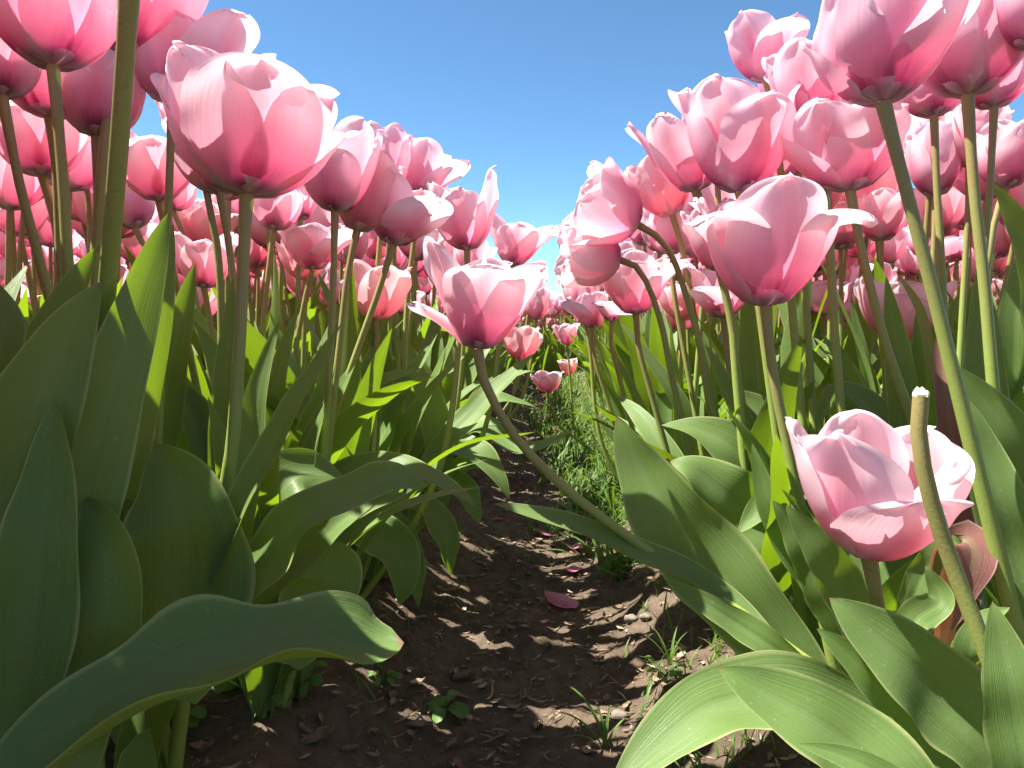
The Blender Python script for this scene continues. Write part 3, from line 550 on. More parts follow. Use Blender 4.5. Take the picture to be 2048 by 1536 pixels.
# leaves of the leaning tulip and of the sunlit bed
hleaf(t_lean, [(1660, 1420, .53), (1560, 1290, .545), (1450, 1165, .56), (1345, 1040, .575), (1280, 935, .59), (1234, 834, .60)], 178, (-.55, .45, .8), .28, .05, 8, .46)
hleaf(t_lean, [(1560, 1300, .50), (1430, 1185, .525), (1290, 1112, .535), (1130, 1050, .54), (985, 1009, .545)], 92, (-.1, .95, .35), .55, .05, 8, .5)
hleaf(t_lean, [(1640, 1370, .485), (1540, 1290, .49), (1440, 1225, .50), (1330, 1160, .51)], 62, (-.3, .5, .8), .4, .03)
p8 = plant('tulip plant with a big bright leaf arching down to the soil at the bottom edge', 1800, 1500, .42)
hleaf(p8, [(1810, 1500, .39), (1720, 1425, .385), (1590, 1385, .375), (1450, 1400, .37), (1340, 1470, .36), (1215, 1590, .35)], 165, (-.25, .75, .62), .42, .04, 7, .45)
hleaf(p8, [(1960, 1800, .30), (1800, 1580, .31), (1690, 1480, .32), (1560, 1405, .33), (1435, 1338, .34)], 185, (-.15, .65, .75), .40, .05, 8, .5)
hleaf(p8, [(1990, 1700, .29), (1800, 1570, .295), (1690, 1515, .30), (1595, 1488, .305)], 70, (-.1, .6, .8), .3, .10, 9)
hleaf(p8, [(1840, 1600, .43), (1850, 1480, .43), (1830, 1400, .43), (1760, 1330, .43)], 110, (-.3, .4, .9), .4, .06)
p9 = plant('tulip plant with broad red-tipped leaves crossing under the headless stalk', 2080, 1560, .36)
hleaf(p9, [(2120, 1680, .31), (1990, 1500, .32), (1880, 1385, .325), (1765, 1285, .33), (1657, 1196, .34)], 190, (-.35, .6, .75), .35, .05, 8, .48)
hleaf(p9, [(1960, 1560, .335), (1820, 1430, .335), (1720, 1330, .335), (1632, 1256, .34)], 105, (-.3, .5, .8), .4, .04)
hleaf(p9, [(2080, 1700, .27), (2040, 1480, .27), (2010, 1320, .275), (1984, 1202, .28)], 125, (-.4, .1, .9), .35, .03)
hleaf(p9, [(2080, 1500, .42), (2010, 1390, .42), (1940, 1330, .42), (1960, 1250, .42), (2020, 1215, .42)], 80, (-.2, .7, .7), .4, .08)
p10 = plant('tulip plant arching a smooth leaf in from the picture edge over the wilted red one', 2160, 1300, .50)
hleaf(p10, [(2230, 1250, .46), (2110, 1010, .465), (2010, 850, .47), (1894, 722, .48)], 110, (-.5, .5, .75), .35, .03)
hleaf(p10, [(2110, 1450, .44), (2060, 1200, .445), (2000, 1010, .45), (1938, 800, .46)], 125, (-.4, .3, .9), .35, .12, 12)
hleaf(p10, [(2060, 1500, .50), (2030, 1200, .5), (1975, 1000, .5), (1930, 880, .51)], 110, (-.3, .2, .9), .4, .05)
hleaf(p10, [(2120, 900, .6), (2080, 560, .6), (2030, 440, .6), (1986, 365, .6)], 85, (-.5, .2, .8), .4, .03)
p11 = plant('withered tulip with purple-red folded leaves behind the low open cup', 1930, 1290, .50)
hleaf(p11, [(1935, 1300, .50), (1915, 1000, .52), (1895, 820, .53), (1872, 655, .55)], 78, (-.2, .1, 1), .75, .06, m='leaf_red')
hleaf(p11, [(1880, 1300, .47), (1885, 1160, .46), (1915, 1080, .45), (1945, 1110, .44), (1900, 1260, .43)], 105, (.2, .5, .8), .4, .08, m='leaf_red')
hleaf(p11, [(1800, 1260, .46), (1845, 1150, .455), (1890, 1085, .45), (1930, 1090, .45)], 60, (-.2, .6, .8), .4, .05)
hleaf(p11, [(1900, 900, .60), (1862, 720, .60), (1838, 620, .59), (1790, 540, .585)], 30, (-.3, .1, 1), .9, .1, m='leaf_yellow')
hleaf(p11, [(1850, 1000, .62), (1835, 780, .62), (1832, 620, .625)], 40, (-.2, .1, 1), .8, .1)
p12 = plant('tulip plant with the dark tall leaf over folded wavy pale leaves, mid sunlit bed', 1600, 1160, .68)
hleaf(p12, [(1580, 1180, .66), (1535, 1000, .67), (1478, 850, .675), (1408, 690, .69)], 120, (.75, .15, .65), .35, .04, 8, .5)
hleaf(p12, [(1650, 1150, .64), (1560, 1010, .64), (1480, 910, .65), (1400, 862, .66), (1322, 852, .67)], 120, (-.4, .75, .6), .35, .16, 11)
hleaf(p12, [(1660, 1200, .62), (1560, 1090, .62), (1460, 1000, .625), (1390, 940, .63), (1340, 925, .64)], 165, (-.4, .6, .75), .25, .22, 12)
hleaf(p12, [(1700, 1260, .56), (1600, 1120, .56), (1540, 1010, .565), (1504, 885, .57)], 66, (-.5, .2, .8), .45, .03)
hleaf(p12, [(1690, 1020, .60), (1620, 985, .60), (1545, 1000, .60), (1474, 1070, .60)], 70, (-.2, .8, .6), .5, .16, 10)
hleaf(p12, [(1640, 1100, .72), (1590, 940, .72), (1520, 830, .73), (1430, 782, .74)], 105, (-.3, .7, .7), .4, .10)
hleaf(p12, [(1690, 1290, .52), (1640, 1150, .52), (1590, 1060, .525), (1545, 1000, .53)], 90, (-.5, .3, .8), .4, .05)
p13 = plant('tulip plant with upright blade leaves between the stems above the low open cup', 1800, 1260, .64)
hleaf(p13, [(1850, 1200, .58), (1820, 900, .58), (1795, 700, .585), (1772, 552, .59)], 72, (-.5, .1, .85), .35, .02)
hleaf(p13, [(1900, 1200, .66), (1790, 960, .66), (1730, 860, .665), (1680, 690, .67)], 95, (-.5, .4, .8), .35, .14, 10)
hleaf(p13, [(1870, 1050, .62), (1790, 880, .62), (1710, 790, .625), (1640, 780, .63)], 95, (-.2, .8, .6), .35, .08)
hleaf(p13, [(2000, 1150, .58), (1975, 850, .58), (1965, 680, .585), (1960, 515, .59)], 90, (-.35, .1, .95), .4, .03)
hleaf(p13, [(2040, 1050, .66), (2035, 800, .66), (2030, 640, .67), (2045, 480, .68)], 95, (-.2, .2, 1), .35, .03)
hleaf(p13, [(1700, 1250, .5), (1690, 1080, .5), (1640, 960, .5), (1600, 870, .51)], 95, (-.4, .3, .85), .35, .05)
hleaf(p13, [(1770, 1330, .46), (1700, 1200, .46), (1640, 1100, .46), (1570, 1010, .465)], 95, (-.4, .5, .8), .35, .05)
hleaf(t_low, [(1790, 1340, .385), (1830, 1240, .39), (1880, 1200, .395), (1850, 1130, .40)], 70, (-.4, .3, .8), .4, .05)
hleaf(t_big, [(470, 1200, .46), (500, 900, .48), (520, 760, .49), (560, 640, .5)], 60, (.1, .2, 1), .4, .05)

# ------------------------------------------------------------------ the rest of the field
def sky_zone(px, py):                              # where the photograph shows open sky between the beds
    if py > 585: return False
    L = np.interp(py, [0, 90, 130, 240, 260, 340, 370, 460, 540, 585], [510, 510, 640, 690, 800, 895, 985, 1078, 1085, 1100])
    Rr = np.interp(py, [0, 150, 170, 200, 280, 360, 500, 555, 585], [1480, 1480, 1375, 1295, 1258, 1165, 1115, 1130, 1118])
    return L < px < Rr
BEDS = [(-1.50, -.25), (.19, 1.45), (-3.2, -1.95), (1.88, 3.2), (-4.95, -3.68), (3.6, 4.95)]
spots = []
ro = random.Random(21)
for bi, (x0, x1) in enumerate(BEDS):
    cell = (.086, .088, .12, .125, .15, .15)[bi]
    x = x0 + .02
    while x < x1:
        y = -.75 if bi < 2 else .12
        while y < 19:
            q = (x + ro.uniform(-.42, .42) * cell, y + ro.uniform(-.42, .42) * cell); u4 = [ro.random() for _ in range(4)]
            spots.append((*q, bi, u4)); y += cell * (1 if y < 3 else 1.12 if y < 6 else 1.3)
        x += cell
for k in range(34): spots.append((ro.uniform(-.8, -.39), ro.uniform(-.05, .5), 0, [ro.random() for _ in range(4)]))  # extra unseen tulips beside the lens, added to shade the left foreground
for k in range(12): spots.append((-.27 - .05 * (k % 4) + ro.uniform(-.012, .012), .16 + .085 * (k // 4) + ro.uniform(-.015, .015), 0, [ro.random() for _ in range(4)]))  # unseen leafless tulips, added only to shade the low sweeping leaf
x = -.22
while x < .19:                                     # the rows run together at the end of the path
    y = 4.3
    while y < 17: spots.append((x + ro.uniform(-.04, .04), y + ro.uniform(-.04, .04), 0, [ro.random() for _ in range(4)])); y += .11
    x += .075
hb = np.array([P(b[0], b[1], b[2]) for b in HERO])
field = []
for x, y, bi, u in spots:
    base_h = .545 + .055 * (u[0] + u[1] - 1) - (.13 * u[2] if u[2] > .86 else 0) - .026 * min(max(y - 1.2, 0), 3.2) - (.03 if -.25 < x < .19 else 0)
    h = base_h - ground_at(x, y); px, py, d = proj((x, y, base_h + .04))
    shade = bi in (0, 1) and -.75 < y < .62 and ((x < -.39 and (px < -250 or d < .05) or x < -.25 and y > .12 and px < -110) or x > .36 and d < .05)            # beside the lens, out of the picture: they shade the path
    if not shade:
        if d < .78 or not (-350 / d - 60 < px < 2108 + 350 / d): continue
        if d < 1.0 and not (-120 < px < 2170): continue
        if sky_zone(px - 55 / d, py - 30 / d) or sky_zone(px + 55 / d, py - 30 / d) or sky_zone(px, py - 80 / d) or sky_zone(px - 30 / d, py - 65 / d) or sky_zone(px + 30 / d, py - 65 / d): continue
    if np.min(np.linalg.norm((hb - (x, y, base_h))[:, :2], axis=1)) < .055: continue
    # keep the named blooms clear of what would stand in front of them
    rad = .04 * FPX / max(d, .1); hit = False
    for (hx, hy, hd, hr) in HERO:
        if d < hd - .01 and abs(px - hx) < (rad + hr) * .7 and abs(py - hy) < (rad + hr) * .9: hit = True; break
    if hit and not shade: continue
    field.append((d if not shade else .3 + .0 * d, x, y, bi, h, u))
field.sort(key=lambda f: f[0])
# a dozen kinds of plant, root at the origin, drawn at full height 1.0 = .49 m to the base of the bloom
ST = dict(ov0=None)
KINDS = []
SHAPES = [('closed', .0, .066, .085), ('closed', -.1, .062, .082), ('half-open', .25, .078, .084), ('half-open', .35, .080, .080), ('half-open', .2, .072, .088), ('frilled', .4, .078, .080),
          ('closed', .10, .066, .086), ('wide-open', .7, .084, .072), ('lipped', .35, .076, .084), ('lipped', .3, .078, .082), ('half-open', .15, .070, .090), ('frilled', .3, .074, .086)]
def kind_parts(i, lod):
    ro = random.Random(100 + i); form, op, W, H = SHAPES[i]
    bx, by = ro.uniform(-.05, .05), ro.uniform(-.05, .05); base = np.array((bx, by, .49)); up = N_(np.array((bx * 2.2, by * 2.2, 1.)))
    c = spline([(0, 0, -.012), (bx * .25, by * .25, .18), (bx * .65, by * .65, .36), tuple(base)], (12, 6, 3)[lod])
    st = tube(c, np.linspace(.0042, .0034, len(c)), (8, 5, 4)[lod])
    ov = None
    if form == 'lipped': ov = {ro.choice((0, 2, 4)): (26, 90, 1.02, .95), 1: (8, 40, 1, 1)}
    if form == 'frilled': ov = {k: (ro.uniform(0, 12), ro.uniform(25, 75), ro.uniform(.95, 1.08), 1) for k in (0, 1, 3, 4)}
    pe = bloom_parts(base, up, W, H, op, ro.uniform(0, 60), ov, 300 + i, ((14, 9), (8, 6), (6, 4))[lod], front=np.array((0, -1., 0)))
    lv = []
    for k in range((3, 3, 2)[lod]):
        lv.append(generic_leaf(np.zeros(3), ro.uniform(0, 1) + k * 2.2, ro.uniform(.34, .46) if k else ro.uniform(.26, .36), R(ro.uniform(3, 13)), R(ro.uniform(4, 38) if k else ro.uniform(35, 85)),
                               ro.uniform(.032, .056), .012 * k, ((18, 7), (10, 4), (7, 3))[lod], ro.uniform(.05, .2), 500 + 10 * i + k))
    return st, pe, lv
def place(arrs, x, y, z, rz, s, hz): 
    ca, sa = math.cos(rz) * s, math.sin(rz) * s; Mx = np.array(((ca, -sa, 0), (sa, ca, 0), (0, 0, hz)))
    return [(v @ Mx.T + (x, y, z), q, u) for v, q, u in arrs]
full = [kind_parts(i, 0) for i in range(12)]
proto = []
for i, (st, pe, lv) in enumerate(full):
    pm = 'petal_warm' if i in (3, 10) else 'petal'
    proto.append(dict(stem=mesh('stem', st, 'stem'), petal=[mesh('petal', a, pm) for a in pe], leaf=[mesh('leaf', a, 'leaf') for a in lv]))
vis = [f for f in field if f[0] > .301]
shade = [f for f in field if f[0] <= .301]
N_IND = max(0, 300 - len(HERO) - 2)
MARK = [('the large pale overhanging bloom', 525, 250), ('the thick lit stem', 220, 450), ('the slanting edge stem', 40, 400), ('the flung-out white petal', 440, 80), ('the tall narrow bloom', 670, 340),
        ('the spoon-petalled bloom', 830, 430), ('the plump mauve bloom', 930, 440), ('the ragged sky-gap bloom', 1025, 490), ('the leaning tulip', 930, 600), ('the low pale cup', 755, 590), ('the open spreading bloom', 625, 490),
        ('the low pink cup', 405, 520), ('the rounded coral bloom', 315, 335), ('the skyline over the path', 1120, 610), ('the upper nodding bloom', 1215, 410), ('the lower nodding bloom', 1180, 500), ('the violet-based bloom', 1350, 300),
        ('the two-tone bloom', 1470, 280), ('the wide-lipped bloom', 1535, 490), ('the orange-blushed bloom', 1680, 290), ('the white-curled large bloom', 1740, 100), ('the broad rose cropped bloom', 1940, 90), ('the striped bloom', 1875, 320),
        ('the low apricot cup', 1800, 610), ('the plain bloom among bare stems', 1760, 430), ('the frilly edge bloom', 2010, 310), ('the salmon blue-based bloom', 85, 290), ('the highest ragged bloom', 1530, 100)]
TALL = lambda h: 'tall' if h > .50 else 'short' if h < .455 else 'mid-height'
used = {}
def describe(i, h, px, py, bx, dm):
  for j in sorted(range(len(MARK)), key=lambda q: (MARK[q][1] - px) ** 2 + (MARK[q][2] - py) ** 2):
    nm, mx, my = MARK[j]
    dx, dy = px - mx, py - my; way = 'above' if dy < -abs(dx) else 'below' if dy > abs(dx) else 'pathward of' if (dx > 0) == (mx < 1115) else 'outward of'
    dd = math.hypot(dx, dy); gap = 'just' if dd < 70 else 'a little' if dd < 120 else 'well' if dd < 260 else 'far'
    size = 'big' if dm < 1.0 else 'medium' if dm < 1.3 else 'small' if dm < 1.6 else 'tiny'
    lab = '%s %s %s%s pink tulip %s %s %s' % (size, TALL(h), SHAPES[i][0], ' apricot' if i in (3, 10) else '', gap, way, nm)
    if lab not in used: used[lab] = 1; return lab
done = {}
for f in vis[:N_IND]:
    d, x, y, bi, h, u = f; i = int(u[3] * 11.99); z = ground_at(x, y); rz = u[0] * 6.28; hz = h / .49; s = .94 + .14 * u[1]
    bed = 'shaded bed' if x < -.1 and x > -1.7 else 'sunlit bed' if 0 < x < 1.7 else 'next bed beyond the shaded one' if x < 0 else 'next bed beyond the sunlit one'
    qx, qy, _ = proj((x, y, z + h + .04))
    lab = describe(i, h, qx, qy, x, d)
    t = empty('tulip', (x, y, z), lab, 'tulip', ('tulips in the ' + bed))
    t.rotation_euler = (0, 0, rz); t.scale = (s, s, hz)
    if i in done:
        for src in done[i]:
            o = src.copy(); COL.objects.link(o); o.parent = t
    else:
        p = proto[i]; done[i] = [link('stem', p['stem'], t)] + [link('petal', m, t) for m in p['petal']] + [link('leaf', m, t) for m in p['leaf']]
mid = [kind_parts(i, 1) for i in range(12)]; low = [kind_parts(i, 2) for i in range(12)]
acc = {0: [], 1: [], 2: []}
for f in vis[N_IND:] + shade:
    d, x, y, bi, h, u = f; i = int(u[3] * 11.99); st, pe, lv = (mid if d < 4 else low)[i]; z = ground_at(x, y); a = (x, y, z, u[0] * 6.28, .94 + .14 * u[1], h / .49)
    acc[0] += place(pe, *a); acc[1] += place([st], *a); acc[2] += place(lv, *a) if d > .301 or x < -.45 or x > 0 else []
J = [join(acc[k]) for k in range(3)]; mi = np.concatenate([np.full(len(J[k][1]), k) for k in range(3)])
print('field', len(field), 'shade', len(shade), 'vis', len(vis), 'ind', N_IND, 'heroes', len(HERO), 'stuff quads', len(mi))
tag(link('tulip_field', mesh('tulip_field', join(J), None, ['petal', 'stem', 'leaf'], mi)), 'distant pink tulips filling the beds to the skyline, plus unseen near ones added for shade', None, None, 'stuff')

# ------------------------------------------------------------------ weeds, litter, fallen petals, pebbles
def on_ground(px, py):                             # where the line of sight through (px, py) meets the soil
    d = .2
    while d < 6:
        p = P(px, py, d)
        if p[2] < ground_at(p[0], p[1]): return np.array((p[0], p[1], ground_at(p[0], p[1])))
        d *= 1.004
    return p
ro = random.Random(5)
def blade(p, L, az, lean, w, n=6, bend=.9):
    t = np.linspace(0, 1, n); th = lean + bend * t ** 1.5
    r = np.cumsum(np.sin(th)) / n * L; z = np.cumsum(np.cos(th)) / n * L; d = np.array((math.cos(az), math.sin(az), 0)); s = np.array((-d[1], d[0], 0))
    c = np.asarray(p) + d * (r - r[0])[:, None] + np.array((0, 0, 1)) * (z - z[0] - .003)[:, None]; hw = w * (1 - t ** 2) * .5 + 1e-4
    return grid(np.stack([c - s * hw[:, None], c + s * hw[:, None] + np.array((0, 0, .0)), ], 1))
bl = []
for k in range(900):                                # tangled narrow-leaved weeds where the path narrows, in clumps
    y = 1.05 + 4.6 * ro.random() ** 1.3; c0 = np.interp(y, [1., 1.4, 2., 3., 6.], [.145, .10, .05, .0, -.02]); x = ro.gauss(c0 + .03, .05 + .012 * y)
    if x < c0 - .07 and y < 2.2: continue
    for j in range(ro.choice((2, 4, 6, 9))):
        xx, yy = x + ro.gauss(0, .012), y + ro.gauss(0, .012)
        bl.append(blade((xx, yy, ground_at(xx, yy)), ro.uniform(.03, .12), ro.uniform(0, 6.28), ro.uniform(.05, 1.0), ro.uniform(.0025, .0095), 7, ro.uniform(.3, 1.8)))
for k in range(1700):                               # fine grass and weeds along the sunlit edge of the path and at its far end
    y = .55 + 2.5 * ro.random() ** 1.4; edge = ro.gauss(.16, .045) if ro.random() < .8 else ro.uniform(-.2, .25)
    if y < 1.0 and ro.random() < .55: continue
    if y > 1.25 and ro.random() < .6: edge = ro.gauss(.07, .08)
    if y < 1.15 and edge < .10 and ro.random() < .85: continue
    cx = edge + .03 * math.sin(9 * y); L = ro.uniform(.015, .05) * (1 + .9 * (y > 1.2))
    for j in range(1 if y > 3 else 2): bl.append(blade((cx + ro.uniform(-.01, .01), y + ro.uniform(-.01, .01), ground_at(cx, y)), L, ro.uniform(0, 6.28), ro.uniform(.0, .6), ro.uniform(.0012, .0030) * (1 if y < 1.5 else 1.3), 5, ro.uniform(.2, 1.5)))
for k in range(360):
    x, y = ro.uniform(-.26, .22), ro.uniform(.45, 1.3)
    bl.append(blade((x, y, ground_at(x, y)), ro.uniform(.01, .03), ro.uniform(0, 6.28), ro.uniform(0, .5), ro.uniform(.0008, .0018), 4))
tag(link('grass', mesh('grass', join(bl), 'grass')), kind='stuff', label='fine green grass and seedlings along the edge of the path')
lit = []
def scrap(p, L, wd, az, curl, mat=None, n=(7, 4)):  # a curled scrap of dead leaf or straw lying on the soil
    t = np.linspace(-1, 1, n[0]); u = np.linspace(-1, 1, n[1]); d = np.array((math.cos(az), math.sin(az), 0)); s = np.array((-d[1], d[0], 0))
    hw = wd * .5 * np.clip(1 - np.abs(t) ** 2.2, .05, 1) * np.array([ro.uniform(.35, 1.15) for _ in t])
    zz = curl * L * (t[:, None] ** 2) * ro.uniform(-.1, .5) + curl * wd * u[None] ** 2 + .0025 + np.array([[ro.uniform(0, .12) * wd for _ in u] for _ in t])
    bendy = (t ** 2 * L * .12 * ro.uniform(-1, 1))[:, None]
    Pt = np.asarray(p) + (t * L * .5)[:, None, None] * d + (u[None] * hw[:, None] + bendy)[..., None] * s + zz[..., None] * np.array((0, 0, 1))
    return grid(Pt)
for k in range(5200):
    y = .42 + 3.0 * ro.random() ** 1.5; x = ro.gauss(-.04, .17)
    if abs(x) > .42: continue
    L = .003 + .019 * ro.random() ** 2.2; L *= 2.2 if ro.random() < .05 else 1; lit.append(scrap((x, y, ground_at(x, y)), L, L * ro.uniform(.05, .6) * (.3 if L > .02 else 1), ro.uniform(0, 3.14), ro.uniform(0, .5)))
ns = len(lit) // 2
mi = np.concatenate([np.full(len(a[1]), 0 if k < ns else 1) for k, a in enumerate(lit)])
tag(link('leaf_litter', mesh('leaf_litter', join(lit), None, ['dry', 'straw'], mi)), kind='stuff', label='crumbs of straw and dead leaf scattered over the soil')
BIG = [(560, 1190, .03, .010, 1.2, 'dry'), (930, 1365, .030, .016, .6, 'dry'), (640, 1490, .034, .018, .9, 'dry'), (840, 1460, .026, .012, .1, 'dry'), (820, 1290, .024, .010, 2.0, 'dry'),
       (910, 1190, .030, .009, .9, 'dry'), (770, 1160, .032, .014, 2.6, 'dry'), (1060, 1405, .034, .004, 2.3, 'straw'), (1175, 1225, .036, .005, .5, 'straw'), (905, 1500, .020, .010, 1.0, 'dry'),
       (1040, 1210, .026, .008, 0, 'dry'), (1100, 1330, .020, .008, 2.8, 'straw'), (860, 1090, .026, .006, .6, 'straw'), (720, 1420, .030, .006, .4, 'dry')]
WH = ['beside the drooping hanging leaf', 'lying flat in the shade mid path', 'near the weed under the sweeping leaf', 'beside the grass seedling', 'by the tip of the sweeping leaf', 'below the shaded curled leaves', 'against the shaded bed edge',
      'crossing the sunlit soil flecks', 'beside the large fallen petal', 'at the bottom edge of the soil', 'just behind the large fallen petal', 'in the sunlit hollow', 'in the deep shade under the curled leaves', 'under the sweeping leaf']
for (px, py, L, wd, az, m), wh in zip(BIG, WH):
    g = on_ground(px, py); a = scrap(g, L, wd, az, .35, n=(12, 7))
    tag(link('dead_leaf' if m == 'dry' else 'straw', mesh('dead_leaf', local(a, g), m), loc=g), ('curled brown dead leaf scrap ' if m == 'dry' else 'thin pale straw piece ') + wh, 'dead leaf' if m == 'dry' else 'straw', 'dead plant scraps on the path')
# fallen petals
def fallen(px, py, L, az, tilt, label):
    g = on_ground(px, py); ax = np.array((math.cos(az) * math.cos(tilt), math.sin(az) * math.cos(tilt), math.sin(tilt))); fr = np.array((0, 0, -1.))
    a = petal_arr(np.zeros(3), ax, fr, L * .95, L, .1, 0, False, 4, 10, 1, 1, int(px), (18, 13)); v = a[0]; v = v - (0, 0, v[:, 2].min() + .001); v = v - np.array((*v[:, :2].mean(0), 0))
    tag(link('fallen_petal', mesh('fallen_petal', (v, a[1], a[2]), 'petal_fallen'), loc=g), label, 'petal', 'fallen petals on the path')
fallen(1128, 1212, .050, .2, .05, 'large magenta fallen petal lying cupped on the sun-edged soil, biggest on the path')
fallen(1148, 1145, .028, 1.2, .3, 'small fallen petal standing behind the biggest one')
fallen(1152, 1100, .034, 2.6, .1, 'pink fallen petal in the grass under the leaning stem')
fallen(1097, 1072, .036, .4, .1, 'half-shaded fallen petal alone mid path, under the tip of the clasping leaf')
fallen(1000, 1040, .02, .9, .1, 'tiny dull fallen petal close to the shaded curled leaves')
fallen(1118, 862, .05, .1, .1, 'fallen petal far down the path below the fallen heads')
fallen(1106, 818, .04, 1.1, .1, 'red-pink fallen petal under the deep pink fallen head')
fallen(1205, 1040, .035, 1.1, .1, 'fallen petal caught in weeds beside the bank')
# pebbles
def pebble(px, py, r, label):
    g = on_ground(px, py); n, m = 9, 12; th = np.linspace(0, math.pi, n)[:, None]; ph = np.linspace(0, 2 * math.pi, m)[None]
    k = ro.uniform(0, 9); rr = r * (1 + .22 * np.sin(3 * ph + k) * np.sin(th) + .15 * np.cos(2 * th * 1.5 + k)) ; rr = rr * (1 + .10 * np.sin(5 * th + 2 * ph + k) * np.sin(th)); rr[:, -1] = rr[:, 0]
    Pt = np.stack([rr * np.sin(th) * np.cos(ph) * 1.2, rr * np.sin(th) * np.sin(ph), rr * np.cos(th) * .7 + r * .35], -1)
    tag(link('pebble', mesh('pebble', grid(Pt), 'stone'), loc=g), label, 'pebble', 'pebbles on the path')
pebble(1238, 1435, .0065, 'pale angular pebble beside the arching grass tuft')
pebble(1262, 1245, .0075, 'whitish pebble on the sunlit bank by the fallen petal')
pebble(1290, 1240, .0060, 'smaller grey pebble touching the whitish one on the bank')
pebble(1268, 1462, .0035, 'tiny pale stone just under the angular pebble')
pebble(1380, 1215, .006, 'buff pebble under the clasping leaf on the bank')
# grass tufts and small weeds
def tuft(px, py, blades, label, m='grass'):
    g = on_ground(px, py); t = empty('grass_tuft', g, label, 'grass tuft')
    for (L, az, le, be, wd) in blades:
        t2 = np.linspace(0, 1, 12); th = le + be * t2 ** 1.4; r = np.r_[0, np.cumsum(np.sin(th))[:-1]] / 12 * L; z = np.r_[0, np.cumsum(np.cos(th))[:-1]] / 12 * L
        d = np.array((math.cos(az), math.sin(az), 0)); c = d * r[:, None] + np.array((0, 0, 1)) * (z - .004)[:, None]; nr = -d * .7 + np.array((0, 0, .7))
        link('blade', mesh('blade', leaf_arr(c, wd, nr, .5, .02, 5, .3, 0, (14, 4)), m), t)
tuft(1210, 1500, [(.085, 2.5, .2, 1.5, .0045), (.075, 2.9, .5, 1.5, .004), (.05, 1.2, .1, .7, .004), (.045, .4, .3, .9, .004), (.06, 3.6, .6, 1.2, .0035), (.055, 2.0, .0, 1.3, .003)], 'arching grass tuft at the bottom of the path with long bent blades')
tuft(1340, 1330, [(.05, a, .1 + .1 * (a % 3), .9, .003) for a in (.2, 1.1, 2.2, 2.9, 3.8, 5.)], 'thin grass tuft on the sunlit bank under the slanting stem')
tuft(1440, 1250, [(.07, a, .1 + .1 * (a % 3), .7, .003) for a in (.5, 1.6, 2.6, 3.3, 4.5)], 'grass tuft in the gap beneath the clasping leaves')
tuft(680, 1150, [(.06, a, .2, 1.0, .003) for a in (.4, 5.8, 4.9, 3.9)], 'drooping grass blades in the shade under the arching leaves')
tuft(990, 1130, [(.035, a, .1, .6, .0022) for a in (.4, 1.8, 2.9, 4.9, 3.9)], 'dim seedling grass in the shaded middle of the path')
def weed(px, py, n, size, hgt, label, seed):
    rg = random.Random(seed); g = on_ground(px, py); t = empty('weed', g, label, 'weed')
    for k in range(n):
        az = k * 2.4 + rg.uniform(-.3, .3); L = hgt * rg.uniform(.5, 1.1); d = np.array((math.cos(az), math.sin(az), 0))
        c = np.array([(0, 0, -.003), tuple(d * L * .25 + np.array((0, 0, L * .6))), tuple(d * L * .6 + np.array((0, 0, L * .9)))]); s = spline(c, 7)
        link('stalk', mesh('stalk', tube(s, np.full(7, .0006), 5), 'weed'), t)
        e = s[-1]; c2 = np.array([e, e + d * size * .5 + np.array((0, 0, size * .1)), e + d * size - np.array((0, 0, size * .15))])
        link('leaf', mesh('leaf', leaf_arr(c2, size * .62, (0, -.3, 1), .25, .04, 6, .5, 0, (9, 5), 0, .6), 'weed'), t)
weed(345, 1480, 8, .017, .030, 'small broad-leaved weed below the sweeping leaf, one shoot catching sun', 1)
weed(520, 1440, 9, .013, .050, 'tall thin weed with little oval leaves behind the sweeping leaf edge', 2)
weed(590, 1400, 7, .014, .030, 'trailing weed with paired oval leaves on dark soil', 3)
weed(890, 1430, 7, .022, .012, 'flat rosette weed in the shaded middle of the path', 4)
weed(1330, 1370, 9, .010, .022, 'tiny bright weed clump on the sunlit bank', 5)
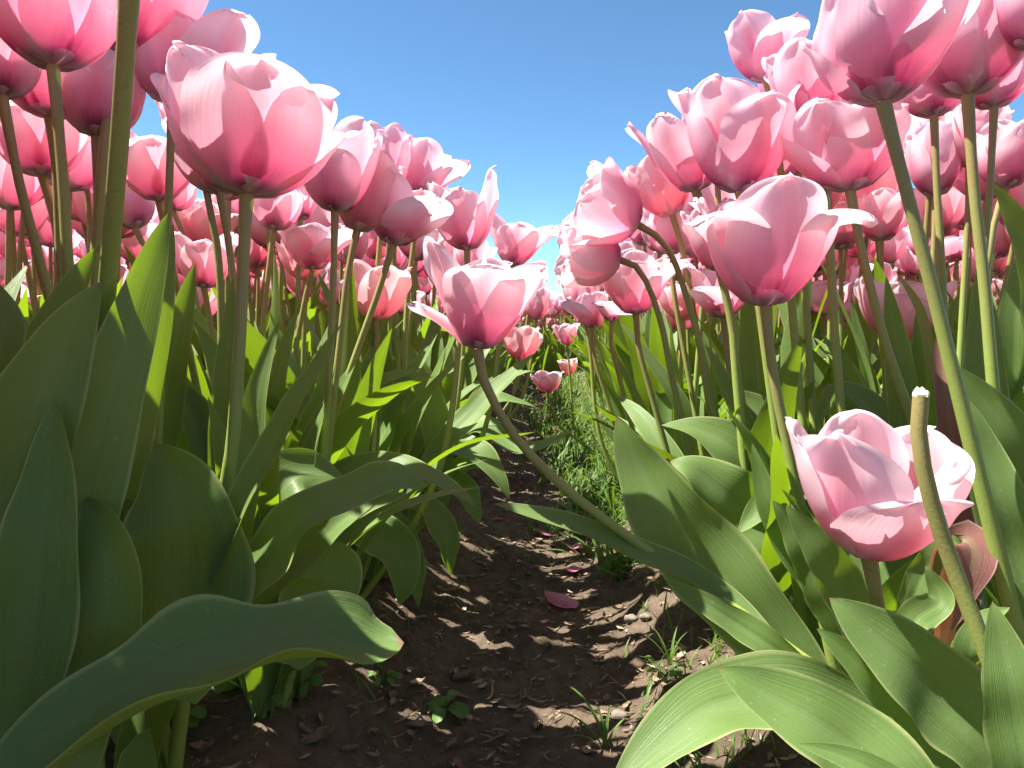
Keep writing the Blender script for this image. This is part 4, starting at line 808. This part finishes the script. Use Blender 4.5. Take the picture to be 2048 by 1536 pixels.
weed(1560, 1290, 8, .012, .035, 'clover-like weed in the sun beneath the red-tipped leaves', 6)
weed(1280, 1100, 9, .012, .03, 'weed clump in the sun behind the leaning stem', 7)
weed(1290, 890, 9, .010, .06, 'spindly weed with tiny leaves at the foot of the pale bank leaves', 8)
weed(770, 1370, 6, .012, .016, 'small seedling weed beside the sunlit soil patch', 9)
# thin shrub far off, over the end of the path
b0 = np.array((.25, 26., .05)); sh = empty('distant_shrub', b0, 'thin dark shrub far off where the path meets the sky', 'shrub'); rg = random.Random(4)
tops = []
for k in range(9):
    e = np.array((rg.uniform(-.35, .35), rg.uniform(-.2, .2), rg.uniform(.7, 1.25))); c = spline([(0, 0, 0), tuple(e * (.3, .3, .5)), tuple(e)], 6)
    link('branch', mesh('branch', tube(c, np.linspace(.02, .006, 6), 5), 'weed'), sh); tops += [c[3], c[4], c[5]]
lv = []
for p in tops:
    for k in range(6):
        q = p + np.array([rg.uniform(-.09, .09) for _ in range(3)]); lv.append(blade(q, .07, rg.uniform(0, 6), rg.uniform(0, 1.5), .03, 4))
tag(link('foliage', mesh('foliage', join(lv), 'grass'), sh), kind='stuff')
# a small insect on the tulip petals
ip = P(1548, 146, .595); ins = empty('insect', ip, 'tiny dark insect perched where two pale blooms meet near the top', 'insect')
def blob(c, a, b, e, n=7, m=9):
    th = np.linspace(0, math.pi, n)[:, None]; ph = np.linspace(0, 2 * math.pi, m)[None]; return grid(np.stack([np.asarray(c)[0] + a * np.sin(th) * np.cos(ph), np.asarray(c)[1] + b * np.sin(th) * np.sin(ph), np.asarray(c)[2] + e * np.cos(th) + 0 * ph], -1))
link('body', mesh('body', join([blob((0, 0, 0), .0011, .0010, .0022), blob((.0002, 0, .0026), .0008, .0008, .0008)]), 'insect'), ins)
for s in (-1, 1):
    for z in (-.001, .0004, .0016): link('leg', mesh('leg', tube(np.array([(0, 0, z), (s * .0014, -.0004, z + .0006), (s * .002, 0, z - .0012)]), np.full(3, .00018), 5), 'insect'), ins)
